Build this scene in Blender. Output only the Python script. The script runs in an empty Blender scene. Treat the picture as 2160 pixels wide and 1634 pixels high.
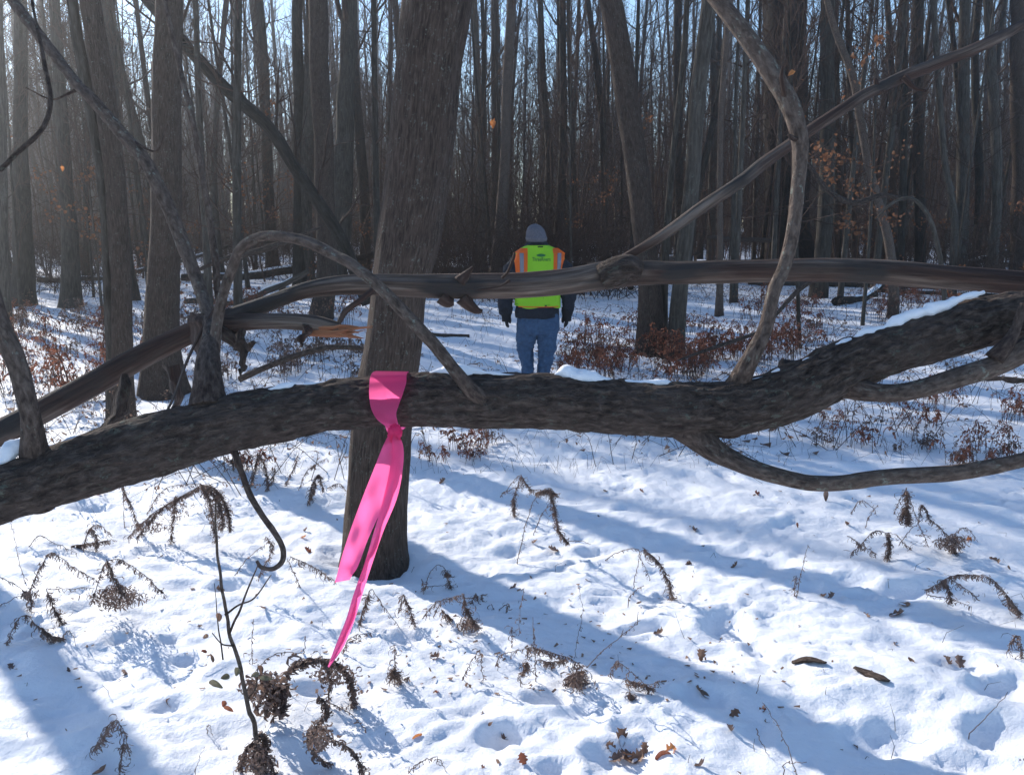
import bpy, math, random
import numpy as np
from mathutils import Vector
R = math.radians
S = bpy.context.scene
COL = S.collection
# ------------------------------------------------------------------ camera
F = 1836.0; CX, CY, HOR = 1080.0, 817.0, 468.0
CAMZ = 1.70
PITCH = math.atan((CY - HOR) / F)
cd = bpy.data.cameras.new("camera"); cam = bpy.data.objects.new("camera", cd); COL.objects.link(cam)
cam.location = (0, 0, CAMZ); cam.rotation_euler = (math.pi/2 - PITCH, 0, 0)
cd.sensor_width = 36; cd.lens = 36 * F / 2160; cd.clip_end = 2000; cd.clip_start = 0.05
cd.dof.use_dof = False
S.camera = cam
# ------------------------------------------------------------------ light
SUN_EL, SUN_AZ = 26.0, 42.5          # azimuth: degrees left of the view direction (+Y)
w = bpy.data.worlds.new("World"); S.world = w; w.use_nodes = True
nt = w.node_tree; bg = nt.nodes["Background"]
sky = nt.nodes.new("ShaderNodeTexSky"); sky.sky_type = 'NISHITA'; sky.sun_disc = False
sky.sun_elevation = R(SUN_EL); sky.sun_rotation = R(-SUN_AZ)
sky.air_density = 1.0; sky.dust_density = 0.1; sky.ozone_density = 3.5
nt.links.new(sky.outputs[0], bg.inputs[0]); bg.inputs[1].default_value = 0.15
sd = bpy.data.lights.new("sun", 'SUN'); sd.energy = 4.6; sd.angle = R(0.55); sd.color = (1.0, 0.94, 0.86)
so = bpy.data.objects.new("sun", sd); COL.objects.link(so)
sv = Vector((-math.sin(R(SUN_AZ))*math.cos(R(SUN_EL)), math.cos(R(SUN_AZ))*math.cos(R(SUN_EL)), math.sin(R(SUN_EL))))
so.rotation_euler = sv.to_track_quat('Z', 'Y').to_euler(); so.location = (-20, 20, 20)
S.view_settings.view_transform = 'Standard'; S.view_settings.look = 'None'
S.view_settings.exposure = 0.62; S.view_settings.gamma = 1
S.cycles.max_bounces = 6; S.cycles.diffuse_bounces = 3; S.cycles.glossy_bounces = 2
S.cycles.transmission_bounces = 3; S.cycles.volume_bounces = 0; S.cycles.transparent_max_bounces = 4
S.cycles.use_denoising = True
S.cycles.sample_clamp_indirect = 4
# ------------------------------------------------------------------ projection helpers
sp_, cp_ = math.sin(PITCH), math.cos(PITCH)
def dirv(px, py):
    a = (px - CX) / F; b = (CY - py) / F
    return np.array([a, cp_ + b*sp_, -sp_ + b*cp_])
def at(px, py, Y):
    d = dirv(px, py); t = Y / d[1]
    return np.array([d[0]*t, Y, CAMZ + d[2]*t])
def wid(px, py, Y):                     # metres per source pixel there
    return Y / dirv(px, py)[1] / F
# ------------------------------------------------------------------ noise
def _h(ix, iy, iz, seed):
    n = (ix*374761393 + iy*668265263 + iz*2147483647 + seed*144665) & 0xffffffff
    n = ((n ^ (n >> 13)) * 1274126177) & 0xffffffff
    n = ((n ^ (n >> 15)) * 2246822519) & 0xffffffff
    return ((n ^ (n >> 16)) & 0xffffff) / float(0xffffff) * 2 - 1
def vnoise(p, seed=0):
    p = np.asarray(p, float); i = np.floor(p).astype(np.int64); f = p - i; f = f*f*f*(f*(f*6-15)+10)
    ix, iy, iz = i[..., 0], i[..., 1], i[..., 2]; fx, fy, fz = f[..., 0], f[..., 1], f[..., 2]
    r = 0
    for dx in (0, 1):
        for dy in (0, 1):
            for dz in (0, 1):
                r = r + _h(ix+dx, iy+dy, iz+dz, seed) * (fx if dx else 1-fx) * (fy if dy else 1-fy) * (fz if dz else 1-fz)
    return r
def fbm(p, octv=4, seed=0, gain=.5):
    p = np.asarray(p, float); a = 1; r = 0
    for k in range(octv):
        r = r + a*vnoise(p, seed+k*17); p = p*2.03 + 11.3; a *= gain
    return r
# ------------------------------------------------------------------ terrain
PITS = []                                # x, y, radius_x, radius_y, depth
def terr0(x, y):
    x = np.asarray(x, float); y = np.asarray(y, float)
    z0 = np.zeros_like(x + y)
    q = np.stack([x + z0, y + z0, z0], -1)
    warp = np.stack([vnoise(q*1.7, 91), vnoise(q*1.7, 92), z0], -1)*.16
    qq = q*np.array([1, 1.25, 1]) + warp
    near = 1/(1 + (np.hypot(x, y-3)/22)**2)
    h = .10*vnoise(q*.16, 1) + .045*vnoise(q*.55 + 3, 2)
    h = h + near*(.024*vnoise(qq*2.1, 3) + .010*(1-abs(vnoise(qq*3.9, 4))*2) + .012*vnoise(qq*7.3, 5) + .008*(1-abs(vnoise(qq*14, 6))*2) + .0035*vnoise(qq*31, 8))
    h = h + (1-near)*.05*vnoise(q*1.3, 7)
    return h - .02
def terr(x, y):
    h = terr0(x, y)
    for (a, b, ra, rb, d) in PITS:
        e = ((np.asarray(x)-a)/ra)**2 + ((np.asarray(y)-b)/rb)**2
        h = h - d*np.exp(-e**1.4) + d*.22*np.exp(-((np.sqrt(e)-1.45)/.35)**2)
    return h
def G(px, py, f=None):
    f = f or terr
    d = dirv(px, py); z = 0.
    for _ in range(12):
        t = (z - CAMZ)/d[2]; z = .5*z + .5*float(f(d[0]*t, d[1]*t))
    t = (z - CAMZ)/d[2]
    return np.array([d[0]*t, d[1]*t, float(f(d[0]*t, d[1]*t))])
prng = random.Random(5)
for (px, py, rx, ry, d) in [(1318, 1592, .12, .10, .06), (362, 1488, .075, .06, .05), (395, 1392, .06, .05, .045), (360, 1350, .05, .045, .04), (250, 1345, .05, .045, .035),
        (400, 1230, .11, .07, .045), (470, 1240, .09, .06, .045), (1870, 1560, .16, .09, .05), (2110, 1450, .11, .08, .06), (2120, 1540, .13, .10, .07), (2010, 1602, .06, .05, .045),
        (2060, 1615, .06, .05, .045), (1150, 1478, .10, .06, .045), (1380, 1325, .08, .06, .04), (1250, 1170, .09, .06, .03), (1560, 1165, .11, .08, .04), (1510, 1160, .07, .06, .04),
        (1440, 1255, .10, .07, .035), (210, 1075, .12, .08, .04), (1060, 1560, .07, .06, .04), (1530, 1320, .10, .14, .05), (1600, 1370, .06, .12, .045), (880, 1345, .12, .08, .04),
        (1090, 1165, .12, .07, .035), (1700, 1240, .08, .06, .03), (1900, 1250, .14, .07, .04), (1490, 1460, .10, .08, .05), (2030, 1405, .10, .08, .05)]:
    g = G(px, py, terr0); PITS.append((g[0], g[1], rx*.9, ry*.9, d*.75))
for (px, py, rr_) in [(789, 1190, .27), (1376, 748, .27), (1421, 754, .22), (262, 904, .24), (346, 830, .34), (678, 672, .3)]:
    g = G(px, py, terr0); PITS.append((g[0], g[1], rr_, rr_, .055))
for k in range(70):
    y = prng.uniform(2.4, 12); x = prng.uniform(-.62, .62)*y; r = prng.uniform(.04, .1)
    PITS.append((x, y, r, r*prng.uniform(.6, 1), prng.uniform(.015, .045)))
for k in range(150):
    y = prng.uniform(2.3, 7.5); x = prng.uniform(-.62, .62)*y; r = prng.uniform(.012, .035)
    PITS.append((x, y, r, r*prng.uniform(.6, 1), prng.uniform(.008, .02)))
# ------------------------------------------------------------------ mesh builder
def nrm(a): return a/np.maximum(np.linalg.norm(a, axis=-1, keepdims=True), 1e-9)
class MB:
    def __init__(s): s.V = []; s.A = []; s.Q = []; s.T = []; s.n = 0; s.MQ = []; s.MT = []
    def add(s, V, A, Q=None, T=None, m=0):
        V = np.asarray(V, float).reshape(-1, 3)
        s.V.append(V); s.A.append(V if A is None else A)
        if Q is not None and len(Q): s.Q.append(np.asarray(Q)+s.n); s.MQ.append(np.full(len(Q), m))
        if T is not None and len(T): s.T.append(np.asarray(T)+s.n); s.MT.append(np.full(len(T), m))
        s.n += len(V)
    def tube(s, P, Rr, sides=8, cap=True, m=0, disp=None, ref=None, squash=None):
        P = np.asarray(P, float); n = len(P); Rr = np.asarray(Rr, float)*np.ones(n)
        Tn = nrm(np.gradient(P, axis=0))
        if ref is None:
            ref = np.eye(3)[np.argmin(np.abs(Tn).max(0))]
        N = nrm(np.cross(Tn, ref)); B = np.cross(Tn, N)
        th = np.arange(sides)/sides*2*math.pi
        c, si = np.cos(th), np.sin(th)
        L = np.concatenate([[0], np.cumsum(np.linalg.norm(np.diff(P, axis=0), axis=1))])
        rad = Rr[:, None]*np.ones((1, sides))
        at_ = np.stack([rad*c, rad*si, L[:, None]*np.ones((1, sides))], -1)
        if disp is not None: rad = rad + disp(at_, rad)
        V = P[:, None]+rad[..., None]*(c[None, :, None]*N[:, None]+si[None, :, None]*B[:, None])
        if squash is not None: V[..., 2] = P[:, None, 2] + (V[..., 2]-P[:, None, 2])*squash
        i = np.arange(n-1)[:, None]*sides; j = np.arange(sides)[None]; k = (j+1) % sides
        Q = np.stack([i+j, i+k, i+sides+k, i+sides+j], -1).reshape(-1, 4)
        V = V.reshape(-1, 3); A = at_.reshape(-1, 3); T = None
        if cap:
            V = np.concatenate([V, P[:1], P[-1:]]); A = np.concatenate([A, [[0, 0, L[0]]], [[0, 0, L[-1]]]])
            j = np.arange(sides); k = (j+1) % sides; z = np.zeros(sides, int)
            T = np.concatenate([np.stack([k, j, z+n*sides], -1), np.stack([(n-1)*sides+j, (n-1)*sides+k, z+n*sides+1], -1)])
        s.add(V, A, Q, T, m)
    def grid(s, V, m=0, A=None):        # V (a,b,3)
        a, b = V.shape[:2]; i = np.arange(a-1)[:, None]*b; j = np.arange(b-1)[None]
        Q = np.stack([i+j, i+j+1, i+b+j+1, i+b+j], -1).reshape(-1, 4)
        s.add(V.reshape(-1, 3), None if A is None else A.reshape(-1, 3), Q, None, m)
    def mesh(s, name, mats, smooth=True):
        me = bpy.data.meshes.new(name)
        V = np.concatenate(s.V); A = np.concatenate(s.A)
        Q = np.concatenate(s.Q) if s.Q else np.zeros((0, 4), int); T = np.concatenate(s.T) if s.T else np.zeros((0, 3), int)
        me.vertices.add(len(V)); me.vertices.foreach_set("co", V.astype(np.float32).ravel())
        me.loops.add(Q.size+T.size); me.loops.foreach_set("vertex_index", np.concatenate([Q.ravel(), T.ravel()]).astype(np.int32))
        me.polygons.add(len(Q)+len(T))
        st = np.concatenate([np.arange(len(Q))*4, len(Q)*4+np.arange(len(T))*3])
        me.polygons.foreach_set("loop_start", st.astype(np.int32))
        mi = np.concatenate(s.MQ+s.MT) if (s.MQ or s.MT) else np.zeros(0)
        for mt in (mats if isinstance(mats, (list, tuple)) else [mats]): me.materials.append(mt)
        me.polygons.foreach_set("material_index", mi.astype(np.int32))
        me.polygons.foreach_set("use_smooth", np.full(len(Q)+len(T), smooth))
        at_ = me.attributes.new("bk", 'FLOAT_VECTOR', 'POINT'); at_.data.foreach_set("vector", A.astype(np.float32).ravel())
        me.update(calc_edges=True); me.validate()
        return me
    def obj(s, name, mats, parent=None, smooth=True, loc=None):
        me = s.mesh(name, mats, smooth); o = bpy.data.objects.new(name, me); COL.objects.link(o)
        if parent is not None:
            me.transform(parent.matrix_world.inverted()); o.parent = parent
        return o
def tag(o, label=None, cat=None, group=None, kind=None):
    if label: o["label"] = label
    if cat: o["category"] = cat
    if group: o["group"] = group
    if kind: o["kind"] = kind
    return o
def empty(name, loc, label, cat, group=None):
    o = bpy.data.objects.new(name, None); COL.objects.link(o)
    o.location = [float(a) for a in loc]; o.empty_display_size = .2
    from mathutils import Matrix
    o.matrix_world = Matrix.Translation(o.location)
    return tag(o, label, cat, group)
def spline(pts, n):
    pts = np.asarray(pts, float); m = len(pts)
    d = np.concatenate([[0], np.cumsum(np.linalg.norm(np.diff(pts[:, :3], axis=0), axis=1)**.5+1e-9)])
    # Catmull-Rom with finite-difference tangents
    t = np.linspace(0, d[-1], n); out = np.zeros((n, pts.shape[1]))
    tg = np.gradient(pts, d, axis=0) if m > 2 else np.repeat((pts[1:]-pts[:1])/d[-1], 2, 0)
    k = np.clip(np.searchsorted(d, t, side='right')-1, 0, m-2); h = (d[k+1]-d[k]); u = ((t-d[k])/h)[:, None]; h = h[:, None]
    return (2*u**3-3*u**2+1)*pts[k]+(u**3-2*u**2+u)*h*tg[k]+(-2*u**3+3*u**2)*pts[k+1]+(u**3-u**2)*h*tg[k+1]
def pxpath(L, n=None, jit=0.0, seed=0):   # list of (px, py, width_px, Y) -> points, radii
    a = []
    for (px, py, wp, Y) in L:
        p = at(px, py, Y); a.append([*p, wp*.5*wid(px, py, Y)])
    a = spline(a, n or max(8, len(a)*6))
    P, r = a[:, :3], np.maximum(a[:, 3], .0006)
    if jit:
        s_ = np.concatenate([[0], np.cumsum(np.linalg.norm(np.diff(P, axis=0), axis=1))])[:, None]*(.12/max(.006, r.mean()))
        P = P + jit*r[:, None]*np.stack([vnoise(np.c_[s_, s_*0+seed, s_*0+q*7], 5) for q in range(3)], -1)
    return P, r
# ------------------------------------------------------------------ materials
def mat(name):
    m = bpy.data.materials.new(name); m.use_nodes = True; nt = m.node_tree
    return m, nt, nt.nodes["Principled BSDF"]
def ramp(nt, src, stops, interp='LINEAR'):
    r = nt.nodes.new("ShaderNodeValToRGB"); r.color_ramp.interpolation = interp
    e = r.color_ramp.elements
    while len(e) < len(stops): e.new(.5)
    for k, (p, c) in enumerate(stops): e[k].position = p; e[k].color = (*c, 1)
    nt.links.new(src, r.inputs[0]); return r.outputs[0]
def tex(nt, vec, scale, sc3=(1, 1, 1), detail=6, rough=.6, kind="noise", dist=0, loc=(0, 0, 0)):
    mp = nt.nodes.new("ShaderNodeMapping"); mp.inputs['Scale'].default_value = sc3; mp.inputs['Location'].default_value = loc; nt.links.new(vec, mp.inputs[0])
    if kind == "noise":
        n = nt.nodes.new("ShaderNodeTexNoise"); n.inputs['Scale'].default_value = scale; n.inputs['Detail'].default_value = detail
        n.inputs['Roughness'].default_value = rough; n.inputs['Distortion'].default_value = dist
        nt.links.new(mp.outputs[0], n.inputs['Vector']); return n.outputs[0]
    n = nt.nodes.new("ShaderNodeTexVoronoi"); n.feature = kind; n.inputs['Scale'].default_value = scale
    nt.links.new(mp.outputs[0], n.inputs['Vector']); return n.outputs['Distance']
def mix(nt, f, a, b, typ='MIX'):
    m = nt.nodes.new("ShaderNodeMix"); m.data_type = 'RGBA'; m.blend_type = typ
    for k, v in ((0, f), (6, a), (7, b)):
        if isinstance(v, (int, float)): m.inputs[k].default_value = v
        elif isinstance(v, tuple): m.inputs[k].default_value = (*v, 1)
        else: nt.links.new(v, m.inputs[k])
    return m.outputs[2]
def math_(nt, op, a, b=0):
    m = nt.nodes.new("ShaderNodeMath"); m.operation = op
    for k, v in ((0, a), (1, b)):
        if isinstance(v, (int, float)): m.inputs[k].default_value = v
        else: nt.links.new(v, m.inputs[k])
    return m.outputs[0]
def bump(nt, bs, h, strength, dist):
    b = nt.nodes.new("ShaderNodeBump"); b.inputs['Strength'].default_value = strength; b.inputs['Distance'].default_value = dist
    nt.links.new(h, b.inputs['Height']); nt.links.new(b.outputs[0], bs.inputs['Normal'])
def attr(nt, n="bk"):
    a = nt.nodes.new("ShaderNodeAttribute"); a.attribute_name = n; return a.outputs['Vector']
def objrand(nt):
    a = nt.nodes.new("ShaderNodeObjectInfo"); return a.outputs['Random']
def bark(name, dark, mid, light, freq=60, stretch=.18, bd=.012, lichen=None, rnd=.35, rough=.95, old=None):
    m, nt, bs = mat(name); v = attr(nt)
    fur = tex(nt, v, freq, (1, 1, stretch), 5, .62, dist=.3)
    big = tex(nt, v, freq*.12, (1, 1, .5), 4, .6)
    col = ramp(nt, fur, [(.32, dark), (.5, mid), (.72, light)])
    col = mix(nt, math_(nt, 'MULTIPLY', ramp(nt, big, [(.35, (0, 0, 0)), (.7, (1, 1, 1))]), .55), col, tuple(c*1.7 for c in mid))
    if lichen:
        li = tex(nt, v, freq*.8, (1, 1, .7), 5, .7, loc=(3, 1, 7)); li2 = tex(nt, v, freq*.15, (1, 1, 1), 2, .5, loc=(9, 1, 2))
        f = math_(nt, 'MULTIPLY', ramp(nt, li, [(.56, (0, 0, 0)), (.64, (1, 1, 1))]), ramp(nt, li2, [(.45, (0, 0, 0)), (.62, (1, 1, 1))]))
        col = mix(nt, f, col, lichen)
    if old:                              # older, darker, rougher bark near the foot of a branch
        sx = nt.nodes.new("ShaderNodeSeparateXYZ"); nt.links.new(v, sx.inputs[0])
        zz = math_(nt, 'ADD', sx.outputs[2], math_(nt, 'MULTIPLY', big, .22))
        col = mix(nt, ramp(nt, zz, [(.12, (1, 1, 1)), (.42, (0, 0, 0))]), col, ramp(nt, fur, [(.32, old[0]), (.5, old[1]), (.72, old[2])]))
    if rnd:
        rr = math_(nt, 'ADD', math_(nt, 'MULTIPLY', objrand(nt), rnd*2), 1-rnd)
        cc = nt.nodes.new("ShaderNodeCombineColor")
        for k in range(3): nt.links.new(rr, cc.inputs[k])
        col = mix(nt, 1.0, col, cc.outputs[0], 'MULTIPLY')
    nt.links.new(col, bs.inputs['Base Color']); bs.inputs['Roughness'].default_value = rough; bs.inputs['Specular IOR Level'].default_value = .2
    bump(nt, bs, fur, 1.0, bd)
    return m
M_bark_big = bark("furrowed_bark", (.018, .012, .010), (.064, .045, .036), (.14, .105, .084), 115, .12, .022, (.17, .18, .15), 0)
M_bark_log = bark("rough_log_bark", (.022, .016, .013), (.072, .053, .044), (.18, .14, .115), 95, .42, .034, (.14, .15, .12), 0)
M_bark_far = bark("grey_forest_bark", (.020, .016, .013), (.060, .050, .041), (.125, .108, .09), 34, .15, .024, (.12, .12, .10), .45)
M_bark_dark = bark("dark_oak_bark", (.010, .008, .007), (.034, .027, .023), (.075, .062, .052), 30, .14, .03, None, 0)
M_twig = bark("twig_bark", (.040, .026, .020), (.070, .046, .036), (.115, .082, .066), 40, .3, .004, None, .35)
M_branch = bark("smooth_branch_bark", (.030, .021, .017), (.098, .072, .058), (.20, .155, .125), 120, .45, .009, (.22, .23, .19), 0, old=((.022, .015, .013), (.066, .046, .038), (.14, .105, .085)))
# bare weathered wood
m, nt, bs = mat("weathered_bare_wood"); v = attr(nt)
gr = tex(nt, v, 90, (1, 1, .035), 6, .65, dist=.4); pt = tex(nt, v, 16, (1, 1, .12), 4, .6, loc=(2, 3, 1)); kn = tex(nt, v, 9, (1, 1, .4), 3, .5, loc=(5, 3, 8))
c1 = ramp(nt, gr, [(.3, (.034, .025, .020)), (.5, (.11, .080, .064)), (.75, (.27, .215, .175))])
c2 = ramp(nt, gr, [(.3, (.020, .014, .012)), (.6, (.075, .044, .034)), (.8, (.15, .095, .072))])
col = mix(nt, ramp(nt, pt, [(.40, (0, 0, 0)), (.52, (1, 1, 1))]), c1, c2)
col = mix(nt, ramp(nt, kn, [(.54, (0, 0, 0)), (.62, (1, 1, 1))]), col, (.048, .040, .036))
nt.links.new(col, bs.inputs['Base Color']); bs.inputs['Roughness'].default_value = .85; bs.inputs['Specular IOR Level'].default_value = .25; bump(nt, bs, gr, .9, .008); M_wood = m
m, nt, bs = mat("orange_splintered_wood"); v = attr(nt); gr = tex(nt, v, 120, (1, 1, .03), 5, .6)
nt.links.new(ramp(nt, gr, [(.3, (.10, .04, .02)), (.5, (.33, .13, .06)), (.75, (.50, .26, .13))]), bs.inputs['Base Color']); bs.inputs['Roughness'].default_value = .8; bump(nt, bs, gr, .8, .006); M_splint = m
# snow
m, nt, bs = mat("fresh_snow"); tc = nt.nodes.new("ShaderNodeTexCoord").outputs['Object']
n1 = tex(nt, tc, 26, (1, 1, 1), 7, .62); n2 = tex(nt, tc, 330, (1, 1, 1), 3, .6)
dirt = tex(nt, tc, 55, (1, 1, 1), 5, .7, loc=(4, 4, 4))
col = mix(nt, ramp(nt, dirt, [(.735, (0, 0, 0)), (.76, (1, 1, 1))]), (.86, .87, .90), (.40, .34, .30))
nt.links.new(col, bs.inputs['Base Color']); bs.inputs['Roughness'].default_value = .55; bs.inputs['Specular IOR Level'].default_value = .25
hh = math_(nt, 'ADD', n1, math_(nt, 'MULTIPLY', n2, .12)); bump(nt, bs, hh, .55, .016); M_snow = m
def leafmat(name, cols, trans=.35):
    m, nt, bs = mat(name); r = objrand(nt); tc = nt.nodes.new("ShaderNodeTexCoord").outputs['Object']
    n = tex(nt, tc, 14, (1, 1, 1), 3, .6)
    col = ramp(nt, n, [(.25+.5*k/max(1, len(cols)-1), c) for k, c in enumerate(cols)])
    nt.links.new(col, bs.inputs['Base Color']); bs.inputs['Roughness'].default_value = .75
    tr = nt.nodes.new("ShaderNodeBsdfTranslucent"); nt.links.new(col, tr.inputs[0])
    mx = nt.nodes.new("ShaderNodeMixShader"); mx.inputs[0].default_value = trans
    nt.links.new(bs.outputs[0], mx.inputs[1]); nt.links.new(tr.outputs[0], mx.inputs[2]); nt.links.new(mx.outputs[0], nt.nodes["Material Output"].inputs[0])
    return m
M_weed = leafmat("dead_weed_leaf", [(.08, .05, .042), (.19, .125, .10), (.34, .24, .19)], .25)
M_red = leafmat("russet_dead_leaf", [(.10, .035, .022), (.24, .085, .05), (.36, .17, .10)], .35)
M_sap = leafmat("sapling_dead_leaf", [(.12, .05, .028), (.22, .095, .045), (.33, .16, .085)], .35)
M_orange = leafmat("orange_oak_leaf", [(.30, .09, .03), (.52, .20, .07), (.60, .30, .13)], .45)
M_litter = leafmat("brown_litter_leaf", [(.10, .06, .045), (.22, .13, .09), (.38, .25, .17)], .25)
M_green = leafmat("grey_green_leaf", [(.10, .085, .06), (.16, .15, .10), (.24, .20, .15)], .25)
def plain(name, c, rough=.8, nscale=40, var=.25, bd=.003, trans=0, sc3=(1, 1, 1)):
    m, nt, bs = mat(name); tc = nt.nodes.new("ShaderNodeTexCoord").outputs['Object']
    n = tex(nt, tc, nscale, sc3, 5, .6)
    col = ramp(nt, n, [(.25, tuple(x*(1-var) for x in c)), (.75, tuple(min(1, x*(1+var)) for x in c))])
    nt.links.new(col, bs.inputs['Base Color']); bs.inputs['Roughness'].default_value = rough; bs.inputs['Specular IOR Level'].default_value = .3
    bump(nt, bs, n, .6, bd)
    if trans:
        tr = nt.nodes.new("ShaderNodeBsdfTranslucent"); nt.links.new(col, tr.inputs[0])
        mx = nt.nodes.new("ShaderNodeMixShader"); mx.inputs[0].default_value = trans
        nt.links.new(bs.outputs[0], mx.inputs[1]); nt.links.new(tr.outputs[0], mx.inputs[2]); nt.links.new(mx.outputs[0], nt.nodes["Material Output"].inputs[0])
    return m
# ------------------------------------------------------------------ ground
def ground():
    def ax(c, lo, hi, a, n):
        u = np.linspace(math.asinh((lo-c)/a), math.asinh((hi-c)/a), n); return c + a*np.sinh(u)
    xs = ax(.2, -160, 160, 1.6, 860); ys = ax(3.2, -60, 260, 1.6, 800)
    X, Y = np.meshgrid(xs, ys); Z = terr0(X, Y)
    for (a, b, ra, rb, d) in PITS:
        i0, i1 = np.searchsorted(ys, [b-3*rb, b+3*rb]); j0, j1 = np.searchsorted(xs, [a-3*ra, a+3*ra])
        sl = (slice(i0, i1), slice(j0, j1))
        e = ((X[sl]-a)/ra)**2+((Y[sl]-b)/rb)**2
        Z[sl] += -d*np.exp(-e**1.4) + d*.22*np.exp(-((np.sqrt(e)-1.45)/.35)**2)
    mb = MB(); mb.grid(np.stack([X, Y, Z], -1)); o = mb.obj("snow_ground", M_snow)
    tag(o, "lumpy snow covering the forest floor", None, None, "structure"); o["kind"] = "structure"
ground()
# ------------------------------------------------------------------ growing bare trees
def grow(mb, p, d, length, r, depth, rng, up=.25, n=5, kids=(3, 6), sides=4, wob=.16, rmin=.003, spread=.8, tips=None):
    d = np.array(d, float); P = [np.array(p, float)]; seg = length/(n-1)
    for k in range(n-1):
        d = d + np.array([rng.gauss(0, wob), rng.gauss(0, wob), rng.gauss(0, wob)+up*.5]); d /= np.linalg.norm(d)
        P.append(P[-1]+d*seg)
    P = np.array(P); rr = np.linspace(r, max(rmin*.6, r*.3), n); mb.tube(P, rr, sides, cap=False)
    if tips is not None and depth <= 1: tips.extend(P[1:])
    if depth > 0:
        for _ in range(rng.randint(*kids)):
            t = rng.uniform(.2, .98)*(n-1); i = min(int(t), n-2); f = t-i; q = P[i]*(1-f)+P[i+1]*f
            tg = P[i+1]-P[i]; tg /= np.linalg.norm(tg)
            a = np.array([rng.gauss(0, 1), rng.gauss(0, 1), rng.gauss(0, 1)]); a -= tg*a.dot(tg); a /= np.linalg.norm(a)
            nd = tg*rng.uniform(.45, 1)+a*spread*rng.uniform(.5, 1)
            grow(mb, q, nd/np.linalg.norm(nd), length*rng.uniform(.35, .62), max(rmin, rr[i]*rng.uniform(.4, .62)), depth-1, rng, up, max(3, n-1), kids, max(3, sides-1), wob, rmin, spread, tips)
def barkdisp(amp, fu=2.2, seed=0, fl=.9):
    def f(A, rad):
        q = A.copy(); r0 = rad.mean(); q[..., :2] *= 1.6/r0; q[..., 2] *= fl/r0*.5
        return amp*r0*fbm(q, 4, seed)
    return f
def flare(P, r, h=.35, k=.45):
    z = P[:, 2]-P[0, 2]; return r*(1+k*np.exp(-z/h))
def crown(P, r, rng, z0, dens, maxlen, mb, dead=0.0, depth=2, rmin=.005, up=.3):
    z = P[:, 2]; H = z[-1]
    cnt = int(dens*(H-z0))
    for _ in range(cnt):
        zz = z0+(H-z0)*rng.random()**.8
        i = min(np.searchsorted(z, zz), len(P)-1); a = rng.uniform(0, 2*math.pi)
        frac = (zz-z0)/(H-z0+1e-6)
        L = maxlen*(.45+.55*(1-abs(frac-.35)))*rng.uniform(.5, 1)
        el = rng.uniform(.35, 1.3)
        grow(mb, P[i], (math.cos(a)*math.cos(el), math.sin(a)*math.cos(el), math.sin(el)), L, max(rmin*1.6, r[i]*rng.uniform(.25, .42)), depth, rng, up, 6, (3, 6), 4, rmin=rmin)
    for _ in range(2): grow(mb, P[-1], (rng.gauss(0, .3), rng.gauss(0, .3), 1), maxlen*.7, r[-1], depth, rng, up, 5, (3, 5), 4, rmin=rmin)
def near_tree(name, L, label, group=None, H=15, m=None, sides=24, seed=0, amp=.05, jit=.12, fl=.4, z0=None, dens=.9, maxlen=3.0, forks=(), cat="tree", fh=.3, top=None, depth=2):
    """L: (px, py, width) from base upward; distance follows from where the base meets the snow."""
    g = G(L[0][0], L[0][1]); Y = g[1]
    pts = [(x, y, w_, Y) for (x, y, w_) in L]
    pts[0] = (L[0][0], L[0][1]+6, L[0][2], Y)
    a = [[*at(x, y, Yy), w_*.5*wid(x, y, Yy)] for (x, y, w_, Yy) in pts]
    a[0][2] = g[2]-.12
    t = np.array(a[-1]); prev = np.array(a[-2]); d = (t-prev)[:3]; d /= np.linalg.norm(d); rng = random.Random(seed*13+1)
    k = 0
    while t[2] < (top or H):
        d = d + np.array([rng.gauss(0, .04), rng.gauss(0, .04), .12]); d /= np.linalg.norm(d)
        t = t.copy(); t[:3] += d*1.2; t[3] *= .93; a.append(list(t)); k += 1
        if k > 25: break
    n = int(np.clip(len(a)*8, 40, 120)); A = spline(a, n); P, r = A[:, :3], np.maximum(A[:, 3], .006)
    s_ = P[:, 2:3]*1.3
    P = P + jit*r[:, None]*np.stack([vnoise(np.c_[s_, s_*0+seed, s_*0+q*7], 5) for q in range(3)], -1)*np.array([1, 1, 0])
    r = flare(P, r, fh, fl)
    e = empty(name, (P[0, 0], Y, g[2]), label, cat, group)
    mb = MB(); mb.tube(P, r, sides, True, disp=barkdisp(amp, seed=seed)); mb.obj("trunk", m or M_bark_far, e)
    mb = MB(); crown(P, r, rng, z0 or max(5.0, CAMZ+Y*.16), dens, maxlen, mb, depth=depth)
    for fk in forks:                                     # limbs given by pixels, starting on the trunk
        Pf, rf = pxpath([(x, y, w_, Y+dy) for (x, y, w_, dy) in fk], 24, .2, seed); mb.tube(Pf, rf, 8, disp=barkdisp(.05, seed=seed))
    mb.obj("crown", M_twig if not forks else M_bark_far, e)
    return e
exec_later = []
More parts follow.
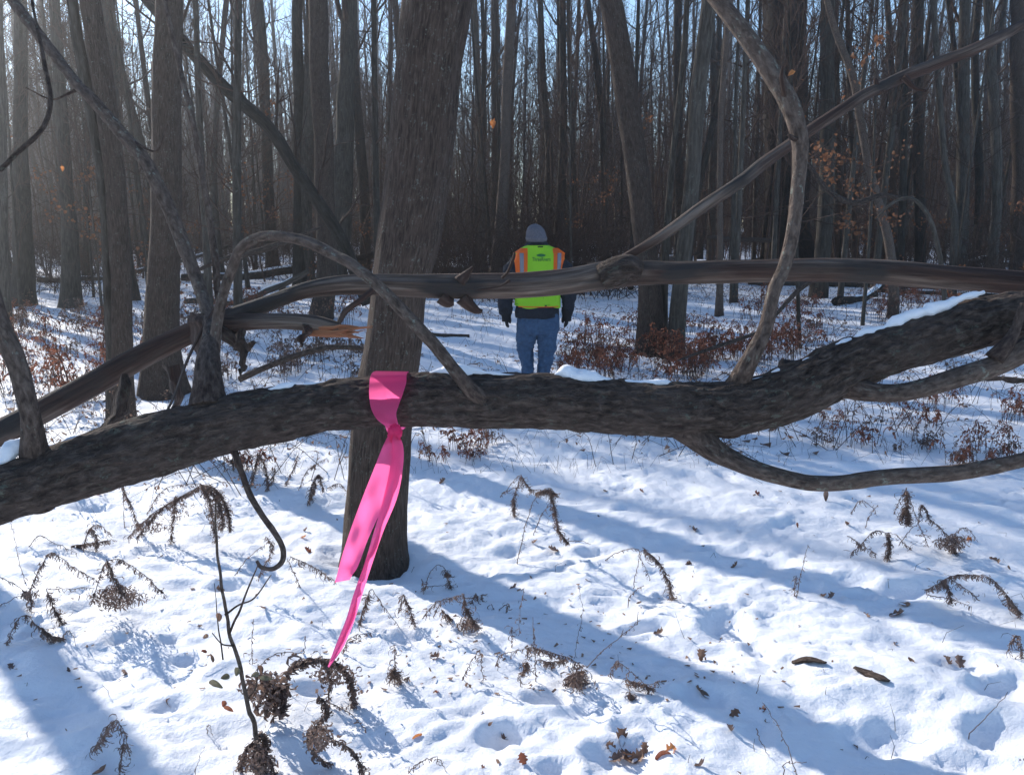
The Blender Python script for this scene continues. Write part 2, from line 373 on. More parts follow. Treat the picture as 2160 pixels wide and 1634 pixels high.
# ------------------------------------------------------------------ trees seen one by one
NT = "trees standing in the near woods"
T1 = near_tree("large_tree", [(789, 1192, 136), (792, 1100, 131), (808, 900, 123), (828, 750, 118), (846, 600, 118), (865, 500, 128), (891, 300, 136), (910, 100, 140), (922, 0, 146)],
    "large furrowed grey trunk directly behind the pink ribbon and both logs", NT, 17, M_bark_big, 96, 3, .06, .05, .5, 6.5, 1.0, 3.5, fh=.085)
near_tree("leaning_tree", [(1376, 750, 62), (1370, 620, 50), (1365, 550, 46), (1350, 400, 48), (1321, 200, 49), (1288, 0, 48)],
    "straight grey trunk leaning left, just right of the walker and behind the log crossing", NT, 16, M_bark_big, 32, 4, .05, .08, .3)
near_tree("leaning_tree", [(1420, 756, 36), (1430, 650, 34), (1441, 550, 33), (1450, 480, 33), (1462, 343, 32), (1478, 137, 33), (1497, 0, 31)],
    "slim trunk leaning right with sunlit left edge, right beside the left-leaning grey trunk", NT, 15, None, 24, 5, .04)
near_tree("oak_tree", [(1657, 584, 116), (1659, 545, 104), (1660, 480, 92), (1660, 343, 90), (1655, 0, 88)],
    "thickest dark trunk in the background, behind the curved upright branch", NT, 24, M_bark_dark, 48, 6, .06, .05, .25, 12, 1.0, 5, fh=.8)
near_tree("curved_tree", [(2090, 614, 27), (2093, 560, 24), (2095, 514, 22), (2101, 450, 20), (2102, 343, 21), (2094, 171, 20), (2083, 0, 19)],
    "pale gently curved trunk with a lit left edge near the right side of the picture", NT, 15, None, 20, 7, .04)
near_tree("crooked_tree", [(1884, 668, 21), (1886, 600, 20), (1875, 510, 19), (1855, 430, 17), (1832, 343, 17), (1815, 250, 17), (1800, 165, 16), (1760, 60, 14), (1744, 0, 13)],
    "slim leaning tree whose pale foot shows between the upper log and the snow-topped trunk", NT, 12, M_branch, 20, 8, .04)
near_tree("crooked_tree", [(2008, 626, 16), (2011, 560, 15), (2012, 450, 15), (1996, 360, 13), (1985, 260, 13), (1978, 150, 12), (1968, 0, 12)],
    "thin wavy tree with a bright left edge, between the two pale trunks at right", NT, 12, None, 16, 9, .04)
near_tree("tree", [(1518, 666, 17), (1519, 560, 13), (1519, 480, 12), (1520, 280, 12), (1528, 137, 12), (1538, 0, 11)],
    "thin pale tree behind the leaning pole, its foot in open snow", NT, 12, M_branch, 16, 10, .04)
near_tree("tree", [(1548, 638, 17), (1547, 540, 13), (1548, 420, 10), (1550, 308, 8), (1553, 180, 7), (1557, 60, 6)],
    "thin dark sapling with a bright wire-like upper stem, right of the thin pale tree", NT, 9, None, 14, 11, .04)
near_tree("tree", [(1430, 566, 19), (1432, 480, 18), (1432, 340, 17), (1428, 200, 17), (1430, 0, 17)],
    "upright brownish trunk partly hidden behind the right-leaning slim trunk", NT, 15, None, 16, 12, .04)
near_tree("tree", [(1500, 562, 17), (1502, 400, 16), (1505, 200, 14), (1500, 0, 13)],
    "dark upright trunk between the right-leaning slim trunk and the thin pale tree", NT, 15, None, 16, 13, .04)
near_tree("tree", [(2148, 596, 34), (2148, 450, 30), (2150, 343, 30), (2146, 0, 28)],
    "thick dark trunk cut by the right edge of the picture, at the pole's upper end", NT, 18, M_bark_big, 24, 14, .05)
near_tree("tree", [(1940, 588, 24), (1940, 450, 22), (1938, 343, 21), (1937, 0, 20)],
    "dark straight trunk in the background just left of the thin wavy tree", NT, 17, None, 16, 15, .04)
near_tree("tree", [(1882, 560, 16), (1882, 343, 14), (1878, 100, 13), (1872, 0, 12)],
    "dark upright trunk right behind the slim tree leaning over the snow-topped trunk", NT, 15, None, 14, 16, .04)
near_tree("tree", [(1765, 566, 18), (1766, 343, 16), (1762, 100, 14), (1758, 0, 14)],
    "dark upright trunk just right of the thickest background trunk", NT, 15, None, 14, 17, .04)
near_tree("tree", [(2036, 575, 15), (2030, 343, 13), (2012, 100, 11), (2000, 0, 11)],
    "slender background trunk between the thin wavy tree and the pale curved trunk", NT, 15, None, 14, 18, .04)
near_tree("twin_tree", [(262, 906, 48), (259, 800, 44), (257, 700, 42), (255, 600, 40), (250, 514, 40), (240, 343, 42), (218, 171, 44), (190, 0, 42)],
    "rough twin trunk rising behind the left end of the logs", NT, 16, M_bark_big, 40, 19, .06, .08, .25,
    forks=[[(236, 905, 26, .02), (232, 700, 22, .02), (228, 560, 22, .02), (212, 343, 22, .02), (182, 171, 26, .05), (150, 0, 24, .05), (135, -160, 20, .1), (100, -420, 14, .2)]])
near_tree("tree", [(346, 832, 92), (339, 715, 72), (342, 600, 66), (348, 500, 64), (350, 343, 60), (350, 171, 58), (358, 0, 56)],
    "wide grey trunk with a dark root mound, behind the bark stub of the upper log", NT, 17, M_bark_big, 40, 20, .06, .08, .4)
near_tree("tree", [(148, 648, 42), (146, 514, 34), (137, 343, 26), (125, 171, 24), (115, 0, 22)],
    "straight trunk in haze between the twin trunk and the left edge", NT, 16, None, 20, 21, .04)
near_tree("tree", [(50, 645, 48), (50, 514, 40), (46, 343, 30), (44, 171, 27), (42, 0, 26)],
    "broad hazy trunk second from the left edge, above reddish brush", NT, 16, None, 20, 22, .04)
near_tree("tree", [(4, 700, 36), (2, 500, 30), (-4, 250, 28), (-10, 0, 26)],
    "hazy trunk cut by the left edge of the picture", NT, 16, None, 20, 23, .04)
near_tree("tree", [(678, 674, 44), (688, 560, 42), (684, 343, 41), (674, 171, 40), (671, 0, 40)],
    "tall smooth grey trunk left of the big trunk, rising behind the arched branch", NT, 17, M_bark_big, 28, 24, .04)
near_tree("tree", [(704, 618, 46), (715, 520, 43), (723, 400, 42), (730, 171, 34), (737, 0, 30)],
    "dark trunk squeezed between the tall smooth trunk and the big ribbon trunk", NT, 16, None, 24, 25, .05)
near_tree("tree", [(634, 604, 32), (631, 343, 26), (629, 171, 24), (628, 0, 22)],
    "upright dark trunk seen under the crest of the arched branch", NT, 16, None, 20, 26, .04)
near_tree("tree", [(576, 566, 26), (566, 400, 23), (556, 200, 21), (534, 0, 19)],
    "slightly leaning trunk between the arched branch crest and the left pair of thin stems", NT, 15, None, 18, 27, .04)
near_tree("tree", [(444, 722, 20), (438, 560, 16), (428, 400, 14), (419, 200, 13), (411, 0, 12)],
    "thin upright stem beside the slanting dark limb, left of the arched branch", NT, 12, None, 14, 28, .04)
near_tree("tree", [(470, 590, 16), (458, 500, 14), (452, 343, 13), (462, 171, 12), (478, 0, 11)],
    "thin stem rising from snow inside the left foot of the arched branch", NT, 12, None, 14, 29, .04)
near_tree("tree", [(1042, 610, 34), (1055, 480, 27), (1064, 343, 22), (1070, 171, 20), (1078, 0, 20)],
    "pale brown trunk just left of the walker's head", NT, 15, M_branch, 20, 30, .04)
near_tree("tree", [(1016, 575, 18), (1015, 430, 15), (1009, 200, 14), (1001, 0, 13)],
    "thin dark trunk between the big ribbon trunk and the pale brown trunk", NT, 15, None, 16, 31, .04)
near_tree("tree", [(1044, 560, 20), (1045, 343, 17), (1044, 100, 17), (1044, 0, 17)],
    "dark straight trunk hidden behind the pale brown trunk", NT, 16, None, 16, 32, .04)
near_tree("tree", [(1172, 590, 22), (1180, 450, 19), (1187, 340, 18), (1188, 170, 15), (1186, 0, 14)],
    "dark trunk with a lit left edge rising above the walker's right shoulder", NT, 15, None, 16, 33, .04)
near_tree("tree", [(1150, 575, 18), (1158, 343, 17), (1146, 171, 14), (1140, 0, 12)],
    "dark leaning trunk directly above the walker's hat", NT, 15, None, 16, 34, .04)
near_tree("tree", [(1278, 580, 16), (1276, 450, 14), (1270, 250, 14), (1256, 120, 13), (1240, 0, 12)],
    "dark thin trunk leaning left, close to the left-leaning grey trunk", NT, 15, None, 16, 35, .04)
near_tree("tree", [(1300, 590, 7), (1299, 440, 6), (1295, 300, 5)],
    "wire-thin pale sapling between the walker and the left-leaning grey trunk", NT, 6, M_branch, 8, 36, .04, maxlen=1.2)
near_tree("tree", [(1396, 742, 30), (1398, 640, 22), (1404, 520, 17), (1418, 343, 13), (1438, 150, 11)],
    "dark forked stem at the foot of the left-leaning grey trunk", NT, 11, None, 16, 37, .05)
# long dead trunk leaning through the hazy stand at left
e = empty("leaning_dead_trunk", G(775, 640), "long dead trunk leaning diagonally across the hazy stand of trees at left", "dead tree")
Pf, rf = pxpath([(775, 640, 26, 14), (720, 500, 26, 14), (650, 390, 26, 14.1), (560, 265, 26, 14.2), (470, 180, 26, 14.3), (385, 90, 25, 14.4), (300, -10, 24, 14.5), (200, -120, 20, 14.6)], 50, .2, 3)
mb = MB(); mb.tube(Pf, rf, 12, disp=barkdisp(.06)); mb.obj("trunk", M_bark_far, e)
mb = MB(); rr_ = random.Random(8)
for k in range(8, 46, 4): grow(mb, Pf[k], (rr_.gauss(0, .5), rr_.gauss(0, .5), .9), rr_.uniform(.8, 2), rf[k]*.3, 1, rr_, .2)
mb.obj("twig", M_twig, e)
# ------------------------------------------------------------------ forest of copied trees
def proto_tree(seed, H, r0, z0, dens, maxlen, wob=.09, leaf=None, depth=2, rmin=.0055, lowtwigs=True):
    rng = random.Random(seed); n = 26
    z = np.linspace(-.2, H, n); q = np.stack([z*.12, z*0+seed*3.3, z*0], -1)
    lean = (rng.gauss(0, .045), rng.gauss(0, .045))
    P = np.stack([wob*H*.35*vnoise(q, 1)+z*lean[0], wob*H*.35*vnoise(q+9, 2)+z*lean[1], z], -1); P[:, :2] -= P[1:2, :2]
    r = r0*(1-.75*np.clip(z/H, 0, 1)**1.2); r = flare(P, r, .3, .35)
    mb = MB(); mb.tube(P, r, 10, disp=barkdisp(.05, seed=seed)); tm = mb.mesh("trunk", M_bark_far)
    mb = MB(); tips = []
    crown(P, r, rng, z0, dens, maxlen, mb, depth=depth, rmin=rmin, up=.35)
    if lowtwigs:
        for _ in range(rng.randint(3, 7)):
            i = rng.randint(4, 12); a = rng.uniform(0, 6.28)
            grow(mb, P[i], (math.cos(a), math.sin(a), rng.uniform(-.1, .7)), rng.uniform(.6, 1.8), r[i]*.15+.004, 2, rng, .12, 5, (1, 3), 3, rmin=.004, tips=tips)
    cm = mb.mesh("crown", M_twig)
    lm = None
    if leaf: lm = leaves_mesh(tips, rng, leaf)
    return tm, cm, lm
def leaves_mesh(tips, rng, count, size=.05, m=None, name="leaves"):
    mb = MB()
    for _ in range(count):
        p = np.array(rng.choice(tips)) + np.array([rng.gauss(0, .06) for _ in range(3)])
        s = size*rng.uniform(.6, 1.4); a = nrm(np.array([rng.gauss(0, 1), rng.gauss(0, 1), rng.gauss(0, 1)-.8])); b = nrm(np.cross(a, [rng.gauss(0, 1), rng.gauss(0, 1), rng.gauss(0, 1)])); c = np.cross(a, b)
        rows = []
        for t, ww in ((0, .05), (.3, .45), (.6, .5), (1, .04)):
            mid = p + a*s*t + c*s*.25*math.sin(t*3)
            rows.append([mid-b*s*ww+c*s*.12, mid, mid+b*s*ww+c*s*.12])
        mb.grid(np.array(rows))
    return mb.mesh(name, m or M_sap)
def place(protos, k, x, y, sc, rz, name, label, cat, group):
    tm, cm, lm = protos[k]; z = float(terr0(x, y))
    e = empty(name, (x, y, z), label, cat, group); e.scale = (sc, sc, sc); e.rotation_euler = (0, 0, rz)
    for me, nm in ((tm, "trunk"), (cm, "crown"), (lm, "leaves")):
        if me is None: continue
        o = bpy.data.objects.new(nm, me); COL.objects.link(o); o.parent = e
    return e
tall = [proto_tree(100+k, H, r, z0, d, L) for k, (H, r, z0, d, L) in enumerate([(19, .13, 4.0, 1.5, 3.2), (16, .085, 3.2, 1.8, 2.6), (20, .17, 5.0, 1.4, 3.4), (13, .06, 2.4, 2.2, 2.2), (17, .10, 3.6, 1.7, 2.8), (11, .048, 2.0, 2.6, 1.9)])]
thin = [proto_tree(200+k, H, r, z0, d, L, .09, leaf=lf, depth=2, rmin=.005) for k, (H, r, z0, d, L, lf) in enumerate([(7, .035, 1.0, 3.4, 1.5, None), (5.5, .026, .6, 4, 1.3, None), (9, .05, 1.6, 3.2, 1.8, None), (6, .03, .8, 4, 1.4, 160), (4.5, .022, .5, 5, 1.1, 220)])]
frng = random.Random(77); spots = []
def zone(x, y):
    px = CX + F*x/y
    for b_, t_ in ((120, "by the left edge"), (300, "around the twin trunk"), (430, "behind the slanting dark limb"), (640, "behind the arched branch"), (830, "just left of the big ribbon trunk"), (1060, "between the ribbon trunk and the walker"), (1290, "just right of the walker"),
                  (1480, "by the two leaning trunks"), (1660, "behind the leaning pole"), (1860, "right of the curved upright branch"), (1e9, "by the right edge")):
        if px < b_: lr = t_; break
    return lr
nA = 0
tries = 0
while nA < 205 and tries < 9000:
    tries += 1
    y = 15 + 60*frng.random()**.75; x = frng.uniform(-.66, .63)*y
    if any((x-a)**2+(y-b)**2 < (.9+.012*y)**2 for a, b in spots): continue
    px = CX+F*x/y
    if y < 22 and (890 < px < 1240 or 1380 < px < 1620): continue
    spots.append((x, y)); nA += 1
    far = y > 34
    k = frng.randrange(6)
    place(tall, k, x, y, frng.uniform(.85, 1.15), frng.uniform(0, 6.28), "forest_tree",
          f"tall bare grey trunk {'deep in the woods' if far else 'in the middle distance'} {zone(x, y)}", "tree", f"tall trunks {'deep in the woods' if far else 'in the middle distance'} {zone(x, y)}")
nB = 0
while nB < 120 and tries < 20000:
    tries += 1
    y = 12 + 38*frng.random()**.9; x = frng.uniform(-.64, .62)*y
    if any((x-a)**2+(y-b)**2 < .6 for a, b in spots): continue
    px = CX+F*x/y
    if y < 18 and (850 < px < 1640): continue
    spots.append((x, y)); nB += 1
    k = frng.choice([0, 1, 2, 0, 1, 2, 0, 1, 2, 3, 3, 4]); lf = k >= 3
    place(thin, k, x, y, frng.uniform(.8, 1.2) if lf else frng.uniform(.7, 1.7), frng.uniform(0, 6.28), "sapling",
          f"{'thin sapling with orange-brown leaves' if lf else 'bare thin many-stemmed sapling'} {zone(x, y)}", "sapling", f"{'leafy' if lf else 'bare'} saplings {zone(x, y)}")
# trees beyond the left edge whose shadows reach the foreground
for k, (x, y) in enumerate([(-5.16, 6.69), (-8.6, 9.0), (-8.4, 6.4), (-11.2, 11.8), (-4.6, 4.9)]):
    place(tall, [0, 2, 3, 4, 0][k], x, y, 1, k*1.3, "forest_tree", "bare trunk just beyond the left edge of the picture", "tree", "trunks beyond the left edge")
# far woods: a mass nobody could count
mb = MB(); rg = random.Random(9)
for k in range(1000):
    y = rg.uniform(66, 125); x = rg.uniform(-.72, .70)*y; H = rg.choice([rg.uniform(12, 20), rg.uniform(5, 10)]); z = np.linspace(-.5, H, 5)
    P = np.stack([x+np.cumsum([rg.gauss(0, .25) for _ in z]), y+0*z, z+float(terr0(x, y))], -1); r = rg.uniform(.1, .24)*np.linspace(1, .3, 5)
    mb.tube(P, r, 5, cap=False)
    for _ in range(21):
        i = rg.randint(0, 3); f = rg.random(); q = P[i]*(1-f)+P[i+1]*f; a = rg.uniform(0, 6.28); el = rg.uniform(.3, 1.2)
        grow(mb, q, (math.cos(a)*math.cos(el), 0.3*math.sin(a), math.sin(el)), rg.uniform(1.5, 4), .035, 1, rg, .35, 4, (4, 7), 3, rmin=.016)
o = mb.obj("distant_woods", M_twig); tag(o, "far-off mass of bare trees closing the view", None, None, "stuff")
# brushy dark thicket low down in the middle distance
mb = MB(); ml = MB(); rg = random.Random(10)
for k in range(2300):
    y = rg.uniform(19, 62); x = rg.uniform(-.64, .63)*y; px = CX+F*x/y
    if vnoise(np.array([x*.16, y*.13, 4.]), 33) < rg.uniform(-.45, .15)+(.3 if (px < 830 or px > 1420) else 0): continue
    if y < 26 and not (880 < px < 1330 or 1700 < px or px < 250): continue
    zz = float(terr0(x, y)); hgt = rg.uniform(.8, 2.8)*(1.5 if 900 < px < 1400 else 1)
    for _ in range(rg.randint(4, 8)):
        grow(mb, (x+rg.gauss(0, .25), y+rg.gauss(0, .25), zz-.05), (rg.gauss(0, .45), rg.gauss(0, .45), 1), hgt*rg.uniform(.5, 1), .010, 1, rg, .0, 6, (4, 7), 3, wob=.22, rmin=.006, spread=1)
o = mb.obj("brush_thicket", M_twig); tag(o, "tangle of brown brush under the far trees", None, None, "stuff")

# slender understory poles and their fine branching, too many and too fine to count
mb = MB(); rg = random.Random(12)
for k in range(820):
    y = rg.uniform(24, 75); x = rg.uniform(-.66, .64)*y; H = rg.uniform(3.5, 10); z = np.linspace(-.2, H, 7)
    P = np.stack([x+np.cumsum([rg.gauss(0, .13) for _ in z])+z*rg.gauss(0, .08), y+np.cumsum([rg.gauss(0, .1) for _ in z]), z+float(terr0(x, y))], -1); r = rg.uniform(.012, .04)*np.linspace(1, .3, 7)
    mb.tube(P, r, 4, cap=False)
    for _ in range(int(H*1.5)):
        i = rg.randint(0, 5); f = rg.random(); q = P[i]*(1-f)+P[i+1]*f; a = rg.uniform(0, 6.28); el = rg.uniform(.1, 1.2)
        grow(mb, q, (math.cos(a)*math.cos(el), math.sin(a)*math.cos(el), math.sin(el)), rg.uniform(.6, 2.2), .009, 1, rg, .2, 5, (3, 6), 3, rmin=.006)
o = mb.obj("understory_thicket", M_twig); tag(o, "mass of slender poles and fine branches between the far trees", None, None, "stuff")

# fallen logs with snow on top, lying about in the middle distance
rl = random.Random(55)
for k, (px, y, L, a) in enumerate([(300, 27, 5, .5), (520, 19, 3, -.2), (600, 27, 6, .1), (760, 23, 4, .4), (1100, 30, 7, -.1), (1240, 21, 4, .5), (1290, 34, 7, .1), (1480, 28, 5, -.3), (1600, 36, 8, .2), (1780, 24, 5, -.2), (1840, 19, 3, .6), (1960, 27, 6, .1), (2060, 21, 4, -.5), (2120, 30, 6, .3)]):
    x = (px-CX)/F*y; r = rl.uniform(.07, .17); t = np.linspace(-.5, .5, 16); P = np.stack([x+t*L*math.cos(a), y+t*L*math.sin(a)*1.5, 0*t], -1)
    P[:, 2] = [float(terr0(q[0], q[1])) for q in P]; P[:, 2] += r*.6 + np.clip(t+.1, 0, 1)*rl.uniform(0, 1.6); P += .05*np.stack([vnoise(P*1.2, q) for q in range(3)], -1)
    mb = MB(); mb.tube(P, r*np.linspace(1, .6, 16), 10, disp=barkdisp(.12, seed=k)); e = empty("fallen_log", P[0], "snow-topped fallen log in the distant woods", "fallen log", "snow-topped logs in the distance"); mb.obj("log", M_bark_far, e)
    mb = MB(); Q = P[2:14]+[0, 0, r*.72]; mb.tube(Q, r*.62*(1+.5*vnoise(Q*3, 9))*np.sin(np.linspace(.2, 2.9, 12))**.5, 8, squash=.6); mb.obj("snow_top", M_snow, e)
# ------------------------------------------------------------------ the fallen trunk in the foreground
def logdisp(amp, seed, f1=26, f2=70, st=.35):
    def f(A, rad):
        q = A*np.array([1, 1, st]); big = vnoise(A*np.array([9, 9, 5.]), seed+3)
        if rad.mean() < .035:
            k = 1.3/rad.mean(); return amp*(1.0*vnoise(A*np.array([k*.7, k*.7, 7.]), seed)+.5*vnoise(A*np.array([k*2.2, k*2.2, 40.]), seed+2))
        fur = 1-np.abs(vnoise(q*f1, seed))*2; fine = fbm(q*f2, 3, seed+1)
        return amp*(.7*big+.6*fur+.6*fine)
    return f
def dense(L, step=.006, jit=0, seed=0):
    P, r = pxpath(L, 40); n = int(np.linalg.norm(np.diff(P, axis=0), axis=1).sum()/step)
    return pxpath(L, max(12, n), jit, seed)
MAIN = [(-1500, 1560, 210, 1.30), (-800, 1290, 175, 1.42), (-330, 1125, 150, 1.50), (-150, 1078, 138, 1.53), (0, 1037, 126, 1.57), (100, 1012, 119, 1.60), (200, 977, 124, 1.63), (300, 945, 122, 1.66), (400, 916, 122, 1.69), (500, 889, 120, 1.71),
        (600, 870, 114, 1.73), (720, 852, 104, 1.74), (820, 846, 108, 1.75), (900, 843, 112, 1.75), (1000, 844, 114, 1.75), (1200, 849, 115, 1.75), (1300, 858, 112, 1.75), (1400, 863, 114, 1.74),
        (1500, 862, 112, 1.74), (1600, 849, 112, 1.74), (1700, 816, 114, 1.75), (1800, 766, 108, 1.77), (1900, 731, 102, 1.79), (2000, 698, 106, 1.81), (2100, 674, 104, 1.83), (2160, 664, 102, 1.84), (2330, 640, 98, 1.9), (2600, 590, 90, 2.05), (3000, 520, 78, 2.25), (3500, 450, 60, 2.6), (4100, 400, 40, 3.0)]
def top_of(px):
    xs = [m_[0] for m_ in MAIN]; k = [np.interp(px, xs, [m_[j] for m_ in MAIN]) for j in (1, 2, 3)]; return k
FT = empty("fallen_tree", at(1080, 850, 1.76), "thick rough-barked fallen trunk spanning the whole picture, with side branches", "fallen tree")
P, r = dense(MAIN, .0055); mb = MB(); mb.tube(P, r, 150, disp=logdisp(.0056, 3)); mb.obj("trunk", M_bark_log, FT)
def limb(name, L, m=M_branch, parent=FT, sides=40, amp=.0012, seed=1, step=.006, jit=.25, label=None):
    P, r = dense(L, step, jit, seed); mb = MB(); mb.tube(P, r, sides, disp=logdisp(amp, seed, 40, 110)); o = mb.obj(name, m, parent)
    if label: o["label"] = label
    return o
limb("branch", [(1532, 886, 96, 1.80), (1543, 845, 80, 1.775), (1553, 812, 58, 1.75), (1564, 784, 44, 1.73), (1582, 752, 37, 1.705), (1617, 691, 32, 1.71), (1638, 611, 29, 1.72), (1655, 571, 28, 1.73), (1672, 505, 28, 1.74), (1682, 428, 29, 1.75), (1688, 364, 31, 1.76),
    (1688, 300, 36, 1.77), (1668, 225, 42, 1.78), (1625, 150, 40, 1.8), (1577, 80, 37, 1.82), (1531, 21, 35, 1.84), (1490, -30, 33, 1.86), (1400, -140, 28, 1.9)], sides=48, seed=4, label="curved branch rising to the top edge with its left edge lit")
limb("branch", [(1350, 840, 70, 1.77), (1418, 874, 78, 1.76), (1466, 910, 66, 1.74), (1505, 946, 50, 1.71), (1542, 970, 42, 1.69), (1600, 995, 37, 1.66), (1700, 1013, 35, 1.65), (1800, 1014, 35, 1.64), (1900, 1007, 33, 1.63), (2000, 999, 33, 1.62), (2100, 983, 31, 1.61), (2165, 969, 29, 1.6), (2300, 940, 27, 1.58), (2500, 860, 22, 1.56), (2800, 640, 15, 1.55), (3000, 420, 7, 1.55)],
    m=M_branch, sides=48, seed=5, label="lowest branch sagging from the trunk and running out at right")
limb("branch", [(1640, 800, 90, 1.79), (1720, 808, 74, 1.78), (1780, 820, 56, 1.755), (1830, 831, 42, 1.72), (1900, 832, 38, 1.72), (2000, 806, 42, 1.72), (2100, 766, 45, 1.73), (2170, 728, 50, 1.74), (2300, 660, 44, 1.78), (2480, 500, 34, 1.85), (2620, 250, 20, 1.95), (2700, 0, 8, 2.05)], m=M_branch, sides=44, seed=6, label="middle branch curving up under the snowy trunk at right")
limb("branch_stub", [(2100, 760, 40, 1.72), (2125, 728, 30, 1.72), (2140, 700, 22, 1.73), (2160, 640, 16, 1.74)], sides=20, seed=7)
limb("branch", [(92, 1035, 90, 1.66), (88, 1000, 76, 1.63), (80, 950, 56, 1.60), (71, 890, 40, 1.58), (58, 830, 39, 1.58), (35, 755, 40, 1.59), (5, 690, 44, 1.6), (-25, 590, 42, 1.61), (-60, 480, 39, 1.62)], m=M_branch, sides=40, seed=8, label="steep branch at the left edge in front of both logs")
limb("branch", [(1060, 872, 40, 1.78), (1050, 866, 48, 1.75), (1008, 832, 35, 1.70), (960, 785, 27, 1.68), (905, 715, 26, 1.68), (850, 655, 26, 1.69), (795, 598, 25, 1.70), (745, 560, 24, 1.72), (705, 540, 23, 1.75), (650, 510, 23, 1.78), (600, 498, 22, 1.8), (548, 502, 22, 1.82), (508, 525, 22, 1.83), (487, 570, 21, 1.84), (470, 620, 21, 1.84), (458, 680, 23, 1.84), (448, 760, 26, 1.82)],
    m=M_branch, sides=36, seed=9, step=.005, label="arched branch looping up over the logs and down across the ribbon trunk")
limb("branch", [(446, 868, 84, 1.70), (442, 825, 66, 1.72), (436, 770, 54, 1.76), (440, 705, 30, 1.85), (436, 660, 27, 1.95), (415, 590, 27, 2.02), (385, 510, 29, 2.06), (352, 425, 29, 2.08), (308, 345, 27, 2.1), (258, 285, 26, 2.12), (200, 215, 25, 2.14), (165, 180, 23, 2.16), (110, 110, 22, 2.2), (50, 30, 22, 2.25), (0, -50, 20, 2.3), (-80, -180, 16, 2.4)],
    m=M_branch, sides=40, seed=10, label="slanting dark limb rising to the upper left corner")
limb("branch", [(470, 700, 18, 1.98), (462, 640, 16, 2.02), (452, 540, 15, 2.04), (440, 440, 14, 2.06), (420, 330, 13, 2.08), (395, 210, 12, 2.1), (360, 60, 10, 2.13), (330, -60, 8, 2.16)], m=M_branch, sides=16, seed=11)
limb("hanging_twig", [(485, 925, 18, 1.70), (500, 960, 14, 1.68), (520, 1030, 12, 1.67), (548, 1080, 12, 1.66), (578, 1120, 12, 1.66), (596, 1158, 12, 1.66), (594, 1186, 11, 1.65), (575, 1200, 10, 1.65), (550, 1195, 9, 1.64), (541, 1182, 7, 1.64)], m=M_branch, sides=14, seed=12, label="curled twig hanging below the trunk")
limb("twig", [(1690, 300, 14, 1.77), (1672, 292, 10, 1.75), (1664, 285, 6, 1.73)], sides=10, seed=13)
limb("twig", [(1660, 220, 12, 1.78), (1652, 190, 8, 1.76), (1648, 160, 8, 1.75), (1657, 128, 2, 1.74)], sides=8, seed=14, m=M_wood)
limb("twig", [(262, 285, 10, 2.12), (300, 310, 5, 2.1), (330, 318, 5, 2.08), (345, 290, 4, 2.07), (354, 262, 2, 2.07)], sides=8, seed=15)
limb("twig", [(170, 185, 9, 2.16), (140, 200, 5, 2.15), (110, 210, 4, 2.15), (55, 185, 2, 2.15)], sides=8, seed=16)
limb("branch", [(0, 358, 10, 2.0), (40, 320, 10, 2.0), (80, 285, 10, 2.02), (100, 250, 10, 2.04), (104, 200, 9, 2.06), (92, 130, 8, 2.1), (75, 40, 6, 2.14), (60, -40, 6, 2.2)], sides=14, seed=17, m=M_bark_log, label="bowed dark branch entering at the left edge")
# upper bare limb
UL = [(-1300, 1400, 90, 1.75), (-420, 1060, 66, 1.90), (-150, 975, 52, 1.93), (0, 912, 46, 1.95), (100, 861, 44, 1.97), (200, 807, 46, 1.98), (300, 751, 50, 1.99), (400, 702, 48, 2.0), (500, 664, 42, 2.01), (570, 638, 38, 2.02), (640, 614, 39, 2.02), (720, 602, 44, 2.03), (800, 600, 48, 2.03), (900, 603, 50, 2.04), (1000, 604, 50, 2.04), (1100, 602, 49, 2.05), (1200, 593, 50, 2.05),
      (1290, 579, 56, 2.06), (1340, 576, 48, 2.06), (1400, 576, 42, 2.07), (1500, 574, 42, 2.07), (1600, 572, 43, 2.08), (1700, 570, 44, 2.08), (1800, 571, 46, 2.08), (1900, 576, 48, 2.07), (2000, 584, 48, 2.06), (2100, 592, 50, 2.05), (2180, 599, 50, 2.04), (2450, 635, 48, 2.0), (3000, 760, 40, 1.9), (3400, 880, 26, 1.85)]
UP = empty("dead_limb", at(1080, 602, 2.05), "long barkless weathered limb lying just above the thick fallen trunk", "fallen limb")
def wooddisp(amp, seed):
    def f(A, rad):
        return amp*min(1, rad.mean()/.03)*(1.0*vnoise(A*np.array([8, 8, 2.6]), seed)+.6*(1-2*np.abs(vnoise(A*np.array([55, 55, 3.5]), seed+2)))+.3*vnoise(A*np.array([22, 22, 8.]), seed+5))
    return f
P, r = dense(UL, .006); mb = MB(); mb.tube(P, r, 96, disp=wooddisp(.0050, 21)); mb.obj("wood", M_wood, UP)
def limb2(name, L, m=M_wood, sides=28, amp=.003, seed=1, parent=UP, label=None, step=.006):
    P, r = dense(L, step, .3, seed); mb = MB(); mb.tube(P, r, sides, disp=wooddisp(amp, seed)); o = mb.obj(name, m, parent)
    if label: o["label"] = label
    return o
limb2("knot", [(1262, 588, 46, 2.05), (1290, 577, 55, 2.045), (1318, 568, 50, 2.045), (1342, 574, 40, 2.05)], M_bark_log, 40, .004, 31, label="gnarled dark knot where the pole meets the limb")
limb2("broken_stub", [(460, 688, 46, 2.0), (530, 683, 34, 1.99), (600, 681, 32, 1.98), (670, 684, 33, 1.98), (715, 692, 28, 1.98)], M_wood, 32, .004, 32)
